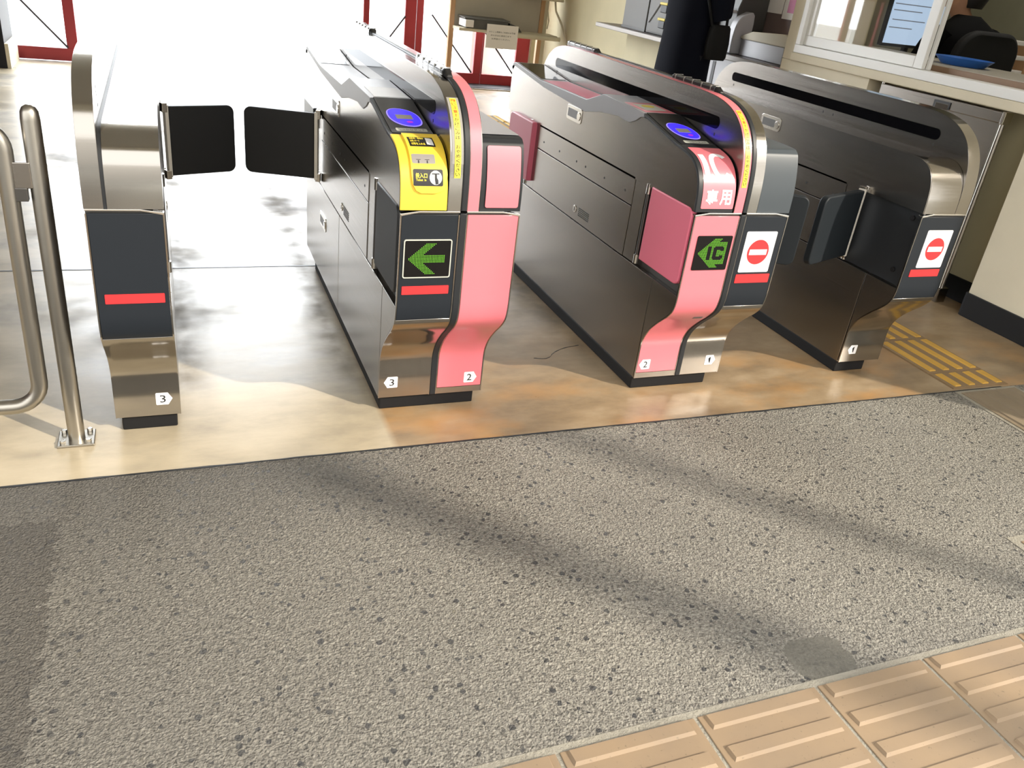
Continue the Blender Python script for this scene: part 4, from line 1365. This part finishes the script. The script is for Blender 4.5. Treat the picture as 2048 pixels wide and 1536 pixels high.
# stainless shutter panel before the recess
sp_ = thing('shutter_panel', (3.53, 3.19, 0), 'tall stainless steel barrier panel standing against the wall under the ticket window', 'barrier panel')
obj('panel', box(3.522, 3.545, 2.815, 3.565, 0.03, 0.885), 'steel', sp_, bev=0.002)
obj('top_rail', box(3.512, 3.556, 2.80, 3.575, 0.868, 0.918), 'steel', sp_, bev=0.004)
obj('end_post', tube([(3.527, 2.80, 0.0), (3.527, 2.80, 0.87)], 0.011, 12), 'pipe', sp_, smooth=50)
obj('end_post', tube([(3.527, 3.572, 0.0), (3.527, 3.572, 0.935)], 0.009, 12), 'chrome', sp_, smooth=50)
obj('foot', box(3.50, 3.56, 2.782, 2.835, 0.0, 0.075), 'steel', sp_, bev=0.003)
obj('end_cap', box(3.508, 3.56, 2.788, 2.806, 0.865, 0.922), 'chrome', sp_, bev=0.003)
obj('latch', box(3.508, 3.513, 3.10, 3.20, 0.872, 0.905), 'ink', sp_)
obj('latch_plate', box(3.506, 3.511, 3.108, 3.185, 0.868, 0.894), 'steel_front', sp_, bev=0.001)

# ------------------------------------------------------------------ handrail by the left gate
hr = thing('handrail', (-0.29, 2.16, 0), 'satin steel handrail post and looped pipe left of the narrow gate', 'handrail')
obj('post', tube([(-0.287, 2.155, 0.006), (-0.285, 2.155, 0.845), (-0.285, 2.155, 0.862), (-0.285, 2.155, 0.872), (-0.285, 2.155, 0.877)],
                 [0.0205, 0.0205, 0.019, 0.014, 0.006], 24), 'pipe', hr, smooth=50)
bpl = obj('base_plate', box(-0.333, -0.243, 2.118, 2.198, 0.0, 0.008), 'pipe', hr, bev=0.002)
for x, y in ((-0.319, 2.131), (-0.257, 2.131), (-0.257, 2.187), (-0.319, 2.187)):
    b_ = obj('bolt', prism(circ(x, y, 0.0075, 6), 0.008, 0.017, 'z'), 'chrome', bpl, bev=0.001)
def arc3(c, r, a0, a1, y, n=8):
    return [(c[0] + r * math.cos(math.radians(a0 + (a1 - a0) * i / n)), y, c[1] + r * math.sin(math.radians(a0 + (a1 - a0) * i / n))) for i in range(n + 1)]
yp = 2.15
path = [(-1.15, yp, 0.120)] + arc3((-0.418, 0.185), 0.065, -90, 0, yp) + arc3((-0.405, 0.775), 0.058, 0, 90, yp) + [(-1.15, yp, 0.833)]
path[len(path) // 2:len(path) // 2] = []
obj('looped_pipe', tube(path, 0.0195, 20), 'pipe', hr, smooth=50)
obj('far_post', tube([(-1.17, 2.15, 0.0), (-1.17, 2.15, 0.86)], 0.0205, 20), 'pipe', hr, smooth=50)
bk = obj('bracket', box(-0.342, -0.298, 2.138, 2.150, 0.692, 0.752), 'steel', hr, bev=0.002)
obj('bracket_block', box(-0.338, -0.310, 2.136, 2.156, 0.662, 0.694), 'core', hr, bev=0.002)

# ------------------------------------------------------------------ people
def skin_mesh(name, joints, edges, m_, parent, sub=2):
    """one continuous skinned figure; joints: key -> (x, y, z, r[, r2])"""
    keys = list(joints)
    o0 = ORG[parent.name]
    me = bpy.data.meshes.new(name)
    me.from_pydata([Vector(joints[k][:3]) - o0 for k in keys], [(keys.index(a), keys.index(b)) for a, b in edges], [])
    me.materials.append(M[m_])
    o = bpy.data.objects.new(name, me)
    COL.objects.link(o)
    o.parent = parent
    ORG[o.name] = o0
    md = o.modifiers.new('skin', 'SKIN')
    md.use_smooth_shade = True
    for i, k in enumerate(keys):
        j = joints[k]
        d = me.skin_vertices[0].data[i]
        d.radius = (j[3], j[4] if len(j) > 4 else j[3])
        d.use_root = (i == 0)
    s_ = o.modifiers.new('subdivision', 'SUBSURF')
    s_.levels = sub
    s_.render_levels = sub
    return o

def hand_joints(J, E, pre, wrist, wkey, d, side):
    """palm, four unequal bent fingers and a thumb leaving the side of the palm"""
    d = Vector(d).normalized()
    s_ = Vector(side).normalized()
    up = d.cross(s_).normalized()
    P = Vector(wrist)
    pk = pre + 'palm'
    pc = P + d * 0.045
    J[pk] = (*pc, 0.030, 0.018)
    E.append((wkey, pk))
    for i, (off, L) in enumerate(((-0.027, 0.070), (-0.009, 0.080), (0.009, 0.075), (0.027, 0.058))):
        a = pc + d * 0.042 + s_ * off
        b = a + d * L * 0.5 - up * 0.008
        c = b + d * L * 0.38 - up * 0.022
        for q, (n_, r_) in zip((a, b, c), (('a', 0.0092), ('b', 0.0085), ('c', 0.0075))):
            J[pre + 'f%d%s' % (i, n_)] = (*q, r_)
        E += [(pk, pre + 'f%da' % i), (pre + 'f%da' % i, pre + 'f%db' % i), (pre + 'f%db' % i, pre + 'f%dc' % i)]
    t0 = P + d * 0.03 - s_ * 0.036
    t1 = t0 + d * 0.035 - s_ * 0.018 - up * 0.01
    J[pre + 't0'] = (*t0, 0.012)
    J[pre + 't1'] = (*t1, 0.0095)
    E += [(pk, pre + 't0'), (pre + 't0', pre + 't1')]

# standing traveller in a long dark coat, facing the counter (+x)
tp_ = thing('person', (3.17, 5.02, 0), 'person in a long dark navy coat standing at the counter with back half turned', 'person')
Xp, Yp = 3.20, 5.02
J = {'pelvis': (Xp, Yp, 0.92, 0.13, 0.10)}
E_ = []
def jn(k, x, y, z, r, par, r2=None):
    J[k] = (x, y, z, r) if r2 is None else (x, y, z, r, r2)
    E_.append((par, k))
jn('waist', Xp + 0.01, Yp, 1.06, 0.12, 'pelvis', 0.10)
jn('chest', Xp, Yp, 1.25, 0.14, 'waist', 0.11)
jn('neck0', Xp + 0.005, Yp, 1.40, 0.06, 'chest')
jn('neck1', Xp + 0.03, Yp, 1.47, 0.052, 'neck0')
jn('head0', Xp + 0.05, Yp, 1.54, 0.075, 'neck1')
jn('head1', Xp + 0.05, Yp, 1.61, 0.088, 'head0')
jn('head2', Xp + 0.04, Yp, 1.67, 0.075, 'head1')
jn('nose', Xp + 0.145, Yp, 1.585, 0.012, 'head1')
jn('ear_l', Xp + 0.035, Yp + 0.088, 1.59, 0.016, 'head1')
jn('ear_r', Xp + 0.035, Yp - 0.088, 1.59, 0.016, 'head1')
for s_, nm in ((1, 'l'), (-1, 'r')):
    jn('sh' + nm, Xp, Yp + 0.17 * s_, 1.36, 0.06, 'chest')
    jn('el' + nm, Xp + 0.06, Yp + 0.21 * s_, 1.10, 0.045, 'sh' + nm)
    jn('wr' + nm, Xp + 0.16, Yp + 0.12 * s_, 1.25, 0.03, 'el' + nm)
    hand_joints(J, E_, 'h' + nm, J['wr' + nm][:3], 'wr' + nm, (0.5, -0.3 * s_, 0.8), (0, s_, 0.0))
    jn('hp' + nm, Xp, Yp + 0.09 * s_, 0.86, 0.09, 'pelvis')
    jn('kn' + nm, Xp + 0.01, Yp + 0.10 * s_, 0.48, 0.06, 'hp' + nm)
    jn('an' + nm, Xp - 0.01, Yp + 0.10 * s_, 0.09, 0.04, 'kn' + nm)
    jn('ft' + nm, Xp + 0.12, Yp + 0.115 * s_, 0.035, 0.03, 'an' + nm)
skin_mesh('body', J, E_, 'skin', tp_)
obj('coat', loft([(Xp - 0.01, Yp, 0.40, 0.165, 0.20, 0), (Xp - 0.01, Yp, 0.56, 0.162, 0.20, 0), (Xp - 0.005, Yp, 0.80, 0.152, 0.195, 0), (Xp, Yp, 0.98, 0.145, 0.19, 0),
                  (Xp, Yp, 1.10, 0.142, 0.195, 0), (Xp, Yp, 1.25, 0.145, 0.215, 0), (Xp, Yp, 1.35, 0.125, 0.205, 0), (Xp, Yp, 1.42, 0.08, 0.13, 0), (Xp + 0.01, Yp, 1.45, 0.072, 0.075, 0)], 36, 2.4), 'coat', tp_, smooth=60)
for s_ in (1, -1):
    obj('coat_sleeve', tube([(Xp, Yp + 0.185 * s_, 1.37), (Xp + 0.03, Yp + 0.222 * s_, 1.24), (Xp + 0.06, Yp + 0.222 * s_, 1.10), (Xp + 0.09, Yp + 0.20 * s_, 1.12), (Xp + 0.15, Yp + 0.13 * s_, 1.23)],
                        [0.078, 0.074, 0.068, 0.062, 0.05], 18), 'coat', tp_, smooth=60)
    obj('trouser_leg', tube([(Xp, Yp + 0.09 * s_, 0.86), (Xp + 0.01, Yp + 0.10 * s_, 0.48), (Xp - 0.005, Yp + 0.10 * s_, 0.08)], [0.105, 0.082, 0.068], 16), 'trousers', tp_, smooth=60)
    obj('shoe', loft([(Xp + 0.045, Yp + 0.107 * s_, 0.0, 0.135, 0.046, 0), (Xp + 0.045, Yp + 0.107 * s_, 0.03, 0.135, 0.046, 0), (Xp + 0.02, Yp + 0.107 * s_, 0.07, 0.10, 0.042, 0), (Xp - 0.005, Yp + 0.103 * s_, 0.10, 0.058, 0.04, 0)], 20), 'shoe', tp_, smooth=60)
obj('hair', loft([(Xp + 0.0, Yp, 1.52, 0.07, 0.082, 0), (Xp + 0.0, Yp, 1.60, 0.09, 0.094, 0), (Xp + 0.03, Yp, 1.68, 0.105, 0.092, 0), (Xp + 0.035, Yp, 1.74, 0.075, 0.065, 0), (Xp + 0.035, Yp, 1.755, 0.03, 0.03, 0)], 24), 'hair', tp_, smooth=60)
tb = thing('shoulder_bag', (3.22, 4.76, 0.82), 'black shoulder bag hanging at the right side of the person in the coat', 'bag')
obj('bag_body', loft([(3.265, 4.775, 0.85, 0.065, 0.028, 0), (3.265, 4.775, 0.87, 0.075, 0.033, 0), (3.265, 4.775, 0.95, 0.078, 0.034, 0), (3.265, 4.775, 1.04, 0.07, 0.028, 0), (3.265, 4.775, 1.055, 0.06, 0.018, 0)], 28, 4), 'bag', tb, smooth=50)
obj('strap', tube([(3.31, 4.775, 1.03), (3.29, 4.77, 1.25), (3.20, 4.84, 1.445), (3.12, 4.785, 1.25), (3.21, 4.775, 1.03)], 0.009, 8), 'bag', tb, smooth=60)

# ------------------------------------------------------------------ ticket office
OF = 0.20
struct('floor', box(3.80, 7.0, 1.2, 6.6, -0.1, OF), 'desk')
struct('wall_office', box(3.80, 7.0, 6.5, 6.6, OF, H), 'officewall')
struct('wall_office', box(6.9, 7.0, 1.2, 6.5, OF, H), 'officewall')
struct('wall_office', box(3.80, 6.9, 1.2, 1.3, OF, H), 'officewall')
struct('wall_office', box(3.80, 3.87, 2.0, 4.30, 0, 0.985), 'officewall')
struct('ceiling', box(3.80, 7.0, 1.2, 6.6, H - 0.1, H), 'ceiling')
cl = thing('office_fill_lamp', (5.2, 3.6, H - 0.16), 'unseen tube lamp added to brighten the ticket office', 'lamp')  # lamp out of view, added to light the office interior
obj('fill_fixture', box(5.1, 5.3, 3.0, 4.2, H - 0.15, H - 0.10), 'alu', cl, bev=0.004)
M['tube'] = mat('fill_tube', (0.9, 0.9, 0.85), 0.5, 0, Emission_Color=(1.0, 0.95, 0.84, 1), Emission_Strength=32.0)
obj('tube', tube([(5.2, 3.03, H - 0.17), (5.2, 4.17, H - 0.17)], 0.018, 12), 'tube', cl, smooth=60)
ld = bpy.data.lights.new('office_fill', 'AREA')  # extra area light, added because the tube leaves the office dark
ld.shape = 'RECTANGLE'
ld.size, ld.size_y = 0.12, 1.1
ld.energy = 30.0
ld.color = (1.0, 0.95, 0.86)
lo_ = bpy.data.objects.new('office_fill', ld)
COL.objects.link(lo_)
lo_.parent = cl
lo_.location = (0, 0, -0.04)
oc = thing('window_counter', (3.85, 3.3, 0.985), 'pale counter top with brown front edge inside the open ticket window', 'counter')
obj('top', box(3.595, 4.12, 2.10, 4.28, 1.022, 1.050), 'desk', oc, bev=0.003)
obj('brown_edge', box(3.586, 3.596, 2.632, 4.28, 1.008, 1.046), 'brownwood', oc, bev=0.002)
obj('counter_leg', box(4.0, 4.1, 2.12, 2.2, OF, 1.022), 'desk', oc)
obj('counter_leg', box(4.0, 4.1, 4.18, 4.26, OF, 1.022), 'desk', oc)
trb = MB()
tr = loft([(3.86, 3.42, 1.0505, 0.085, 0.105, 0), (3.86, 3.42, 1.053, 0.090, 0.11, 0), (3.86, 3.42, 1.088, 0.122, 0.150, 0), (3.86, 3.42, 1.088, 0.116, 0.144, 0), (3.86, 3.42, 1.058, 0.085, 0.105, 0)], 40, 2.3)
tag(obj('coin_tray', tr, 'bluetray', smooth=40), 'blue plastic oval tray on the counter in the ticket window', 'tray')
tag(obj('paper_sheet', box(3.70, 3.92, 3.64, 3.90, 1.0502, 1.0525), 'paper'), 'white paper lying beside the blue tray inside the window', 'paper')

dk = thing('office_desk', (5.0, 4.95, OF), 'office desk carrying the computer monitor behind the window glass', 'desk')
obj('desk_top', box(4.35, 6.6, 4.62, 5.35, 0.90, 0.93), 'desk', dk, bev=0.003)
for x in (4.42, 6.5):
    for y in (4.68, 5.28):
        obj('leg', box(x - 0.025, x + 0.025, y - 0.025, y + 0.025, OF, 0.90), 'machine', dk)
mo = thing('computer_monitor', (4.93, 4.87, 0.93), 'lit computer monitor with pale blue screen seen through the window pane', 'monitor')
obj('monitor_shell', box(4.66, 5.19, 4.865, 4.90, 1.03, 1.37), 'black', mo, bev=0.005)
scn = obj('screen', box(4.675, 5.175, 4.861, 4.866, 1.05, 1.355), 'screen', mo)
for z, a, b in ((1.30, 4.69, 5.1), (1.26, 4.69, 4.95), (1.20, 4.70, 5.0), (1.15, 4.69, 4.9)):
    obj('screen_line', box(a, b, 4.8598, 4.8612, z, z + 0.006), 'screenline', scn)
obj('stand', tube([(4.93, 4.90, 0.935), (4.93, 4.905, 1.08)], 0.025, 12), 'black', mo)
obj('foot', prism(circ(4.93, 4.90, 0.11, 28, 0.085), 0.9305, 0.942, 'z'), 'black', mo)
tag(obj('keyboard', box(4.55, 4.95, 4.655, 4.79, 0.9305, 0.945), 'machinelight', bev=0.003), 'pale keyboard on the desk in front of the monitor', 'keyboard')
pt = thing('paper_tray', (5.75, 4.95, 0.93), 'stacked white paper trays on the desk behind the seated person', 'paper tray')
for k in range(3):
    obj('tray', box(5.55, 5.98, 4.75, 5.08, 0.9305 + 0.10 * k, 0.9305 + 0.10 * k + 0.03), 'paper', pt, bev=0.004)
    if k < 2:
        for x in (5.56, 5.97):
            obj('riser', box(x - 0.006, x + 0.006, 5.05, 5.07, 0.9305 + 0.10 * k + 0.03, 0.9305 + 0.10 * (k + 1)), 'machine', pt)
tag(obj('cardboard_box', box(6.05, 6.40, 4.80, 5.15, 0.9305, 1.13), 'wood', bev=0.004), 'brown carton on the desk at the far right behind the chair', 'box')

ch = thing('office_chair', (4.52, 3.88, OF), 'charcoal high-backed office chair behind the ticket window counter', 'chair')
bk_v = MB()
prof_ = rrect(-0.245, 0.245, 0.76, 1.215, 0.14, 8)
n = len(prof_)
def curve_back(x, z, o):
    return (4.50 + x, 3.84 + o + 0.35 * x * x * 1.0, z)
v = [curve_back(x, z, -0.03) for x, z in prof_] + [curve_back(x, z, 0.03) for x, z in prof_]
obj('backrest', (v, [tuple(range(n))[::-1], tuple(range(n, 2 * n))] + [(i, (i + 1) % n, n + (i + 1) % n, n + i) for i in range(n)]), 'chair', ch, bev=0.02, smooth=60)
obj('seat', prism(rrect(4.28, 4.80, 3.88, 4.38, 0.08, 5), 0.60, 0.67, 'z'), 'chair', ch, bev=0.02, smooth=60)
obj('back_support', tube([(4.52, 3.86, 0.90), (4.52, 3.83, 0.68), (4.52, 3.95, 0.60)], 0.022, 10), 'black', ch, smooth=60)
obj('column', tube([(4.53, 4.12, OF + 0.08), (4.53, 4.12, 0.60)], 0.028, 14), 'black', ch, smooth=60)
for k in range(5):
    a = 2 * PI * k / 5 + 0.3
    lg = obj('leg', tube([(4.53, 4.12, OF + 0.10), (4.53 + 0.28 * math.cos(a), 4.12 + 0.28 * math.sin(a), OF + 0.06)], [0.026, 0.018], 10), 'black', ch, smooth=60)
    obj('caster', tube([(4.53 + 0.28 * math.cos(a) - 0.015, 4.12 + 0.28 * math.sin(a), OF + 0.028), (4.53 + 0.28 * math.cos(a) + 0.015, 4.12 + 0.28 * math.sin(a), OF + 0.028)], 0.0275, 14), 'black', lg)

wk = thing('person', (4.62, 4.2, OF), 'person in a black jacket seated before the monitor inside the ticket office', 'person')
xs_, ys_ = 4.66, 4.14
J = {'pelvis': (xs_, ys_, 0.76, 0.12, 0.11)}
E_ = []
jn('waist', xs_, ys_ + 0.02, 0.92, 0.12, 'pelvis', 0.10)
jn('chest', xs_, ys_ + 0.03, 1.09, 0.14, 'waist', 0.11)
jn('neck0', xs_, ys_ + 0.06, 1.225, 0.06, 'chest')
jn('neck1', xs_ - 0.015, ys_ + 0.09, 1.265, 0.052, 'neck0')
jn('head0', xs_ - 0.045, ys_ + 0.125, 1.315, 0.068, 'neck1')
jn('head1', xs_ - 0.03, ys_ + 0.12, 1.385, 0.088, 'head0')
jn('head2', xs_ - 0.02, ys_ + 0.11, 1.445, 0.075, 'head1')
jn('nose', xs_ - 0.085, ys_ + 0.205, 1.365, 0.012, 'head1')
jn('ear_l', xs_ - 0.10, ys_ + 0.085, 1.37, 0.016, 'head1')
jn('ear_r', xs_ + 0.06, ys_ + 0.15, 1.37, 0.016, 'head1')
for s_, nm in ((-1, 'l'), (1, 'r')):
    jn('sh' + nm, xs_ + 0.18 * s_, ys_ + 0.04, 1.18, 0.06, 'chest')
    jn('el' + nm, xs_ + 0.235 * s_, ys_ + 0.13, 0.98, 0.046, 'sh' + nm)
    jn('wr' + nm, xs_ + 0.13 * s_ + 0.02, ys_ + 0.42, 0.985, 0.03, 'el' + nm)
    hand_joints(J, E_, 'h' + nm, J['wr' + nm][:3], 'wr' + nm, (-0.15 * s_, 1, -0.12), (s_, 0.1, 0))
    jn('hp' + nm, xs_ + 0.09 * s_, ys_ + 0.03, 0.755, 0.085, 'pelvis')
    jn('kn' + nm, xs_ + 0.11 * s_, ys_ + 0.44, 0.73, 0.06, 'hp' + nm)
    jn('an' + nm, xs_ + 0.11 * s_, ys_ + 0.46, OF + 0.09, 0.042, 'kn' + nm)
    jn('ft' + nm, xs_ + 0.12 * s_, ys_ + 0.60, OF + 0.035, 0.03, 'an' + nm)
skin_mesh('body', J, E_, 'skin', wk)
obj('jacket', loft([(xs_, ys_, 0.68, 0.19, 0.15, 0), (xs_, ys_ + 0.01, 0.80, 0.19, 0.15, 0), (xs_, ys_ + 0.03, 1.00, 0.20, 0.145, 0), (xs_, ys_ + 0.035, 1.13, 0.225, 0.145, 0),
                    (xs_, ys_ + 0.04, 1.20, 0.205, 0.12, 0), (xs_, ys_ + 0.055, 1.255, 0.12, 0.08, 0), (xs_ - 0.005, ys_ + 0.065, 1.285, 0.07, 0.066, 0)], 32, 2.4), 'jacket', wk, smooth=60)
for s_ in (-1, 1):
    obj('jacket_sleeve', tube([(xs_ + 0.18 * s_, ys_ + 0.04, 1.19), (xs_ + 0.225 * s_, ys_ + 0.08, 1.08), (xs_ + 0.238 * s_, ys_ + 0.13, 0.975), (xs_ + 0.21 * s_, ys_ + 0.22, 0.965), (xs_ + 0.14 * s_ + 0.018, ys_ + 0.40, 0.985)],
                          [0.078, 0.074, 0.066, 0.06, 0.046], 18), 'jacket', wk, smooth=60)
    obj('trouser_leg', tube([(xs_ + 0.09 * s_, ys_ + 0.0, 0.755), (xs_ + 0.11 * s_, ys_ + 0.42, 0.745), (xs_ + 0.11 * s_, ys_ + 0.47, 0.68), (xs_ + 0.11 * s_, ys_ + 0.46, OF + 0.07)], [0.095, 0.08, 0.075, 0.062], 16), 'trousers', wk, smooth=60)
    obj('shoe', loft([(xs_ + 0.115 * s_, ys_ + 0.52, OF, 0.046, 0.13, 0), (xs_ + 0.115 * s_, ys_ + 0.52, OF + 0.03, 0.046, 0.13, 0), (xs_ + 0.115 * s_, ys_ + 0.49, OF + 0.075, 0.042, 0.09, 0), (xs_ + 0.11 * s_, ys_ + 0.46, OF + 0.10, 0.04, 0.055, 0)], 20), 'shoe', wk, smooth=60)
obj('hair', loft([(xs_ + 0.01, ys_ + 0.06, 1.325, 0.06, 0.04, 0), (xs_ + 0.01, ys_ + 0.07, 1.39, 0.092, 0.075, 0), (xs_ - 0.01, ys_ + 0.105, 1.455, 0.095, 0.10, 0), (xs_ - 0.012, ys_ + 0.115, 1.505, 0.07, 0.075, 0), (xs_ - 0.012, ys_ + 0.115, 1.525, 0.03, 0.03, 0)], 24), 'hair', wk, smooth=60)
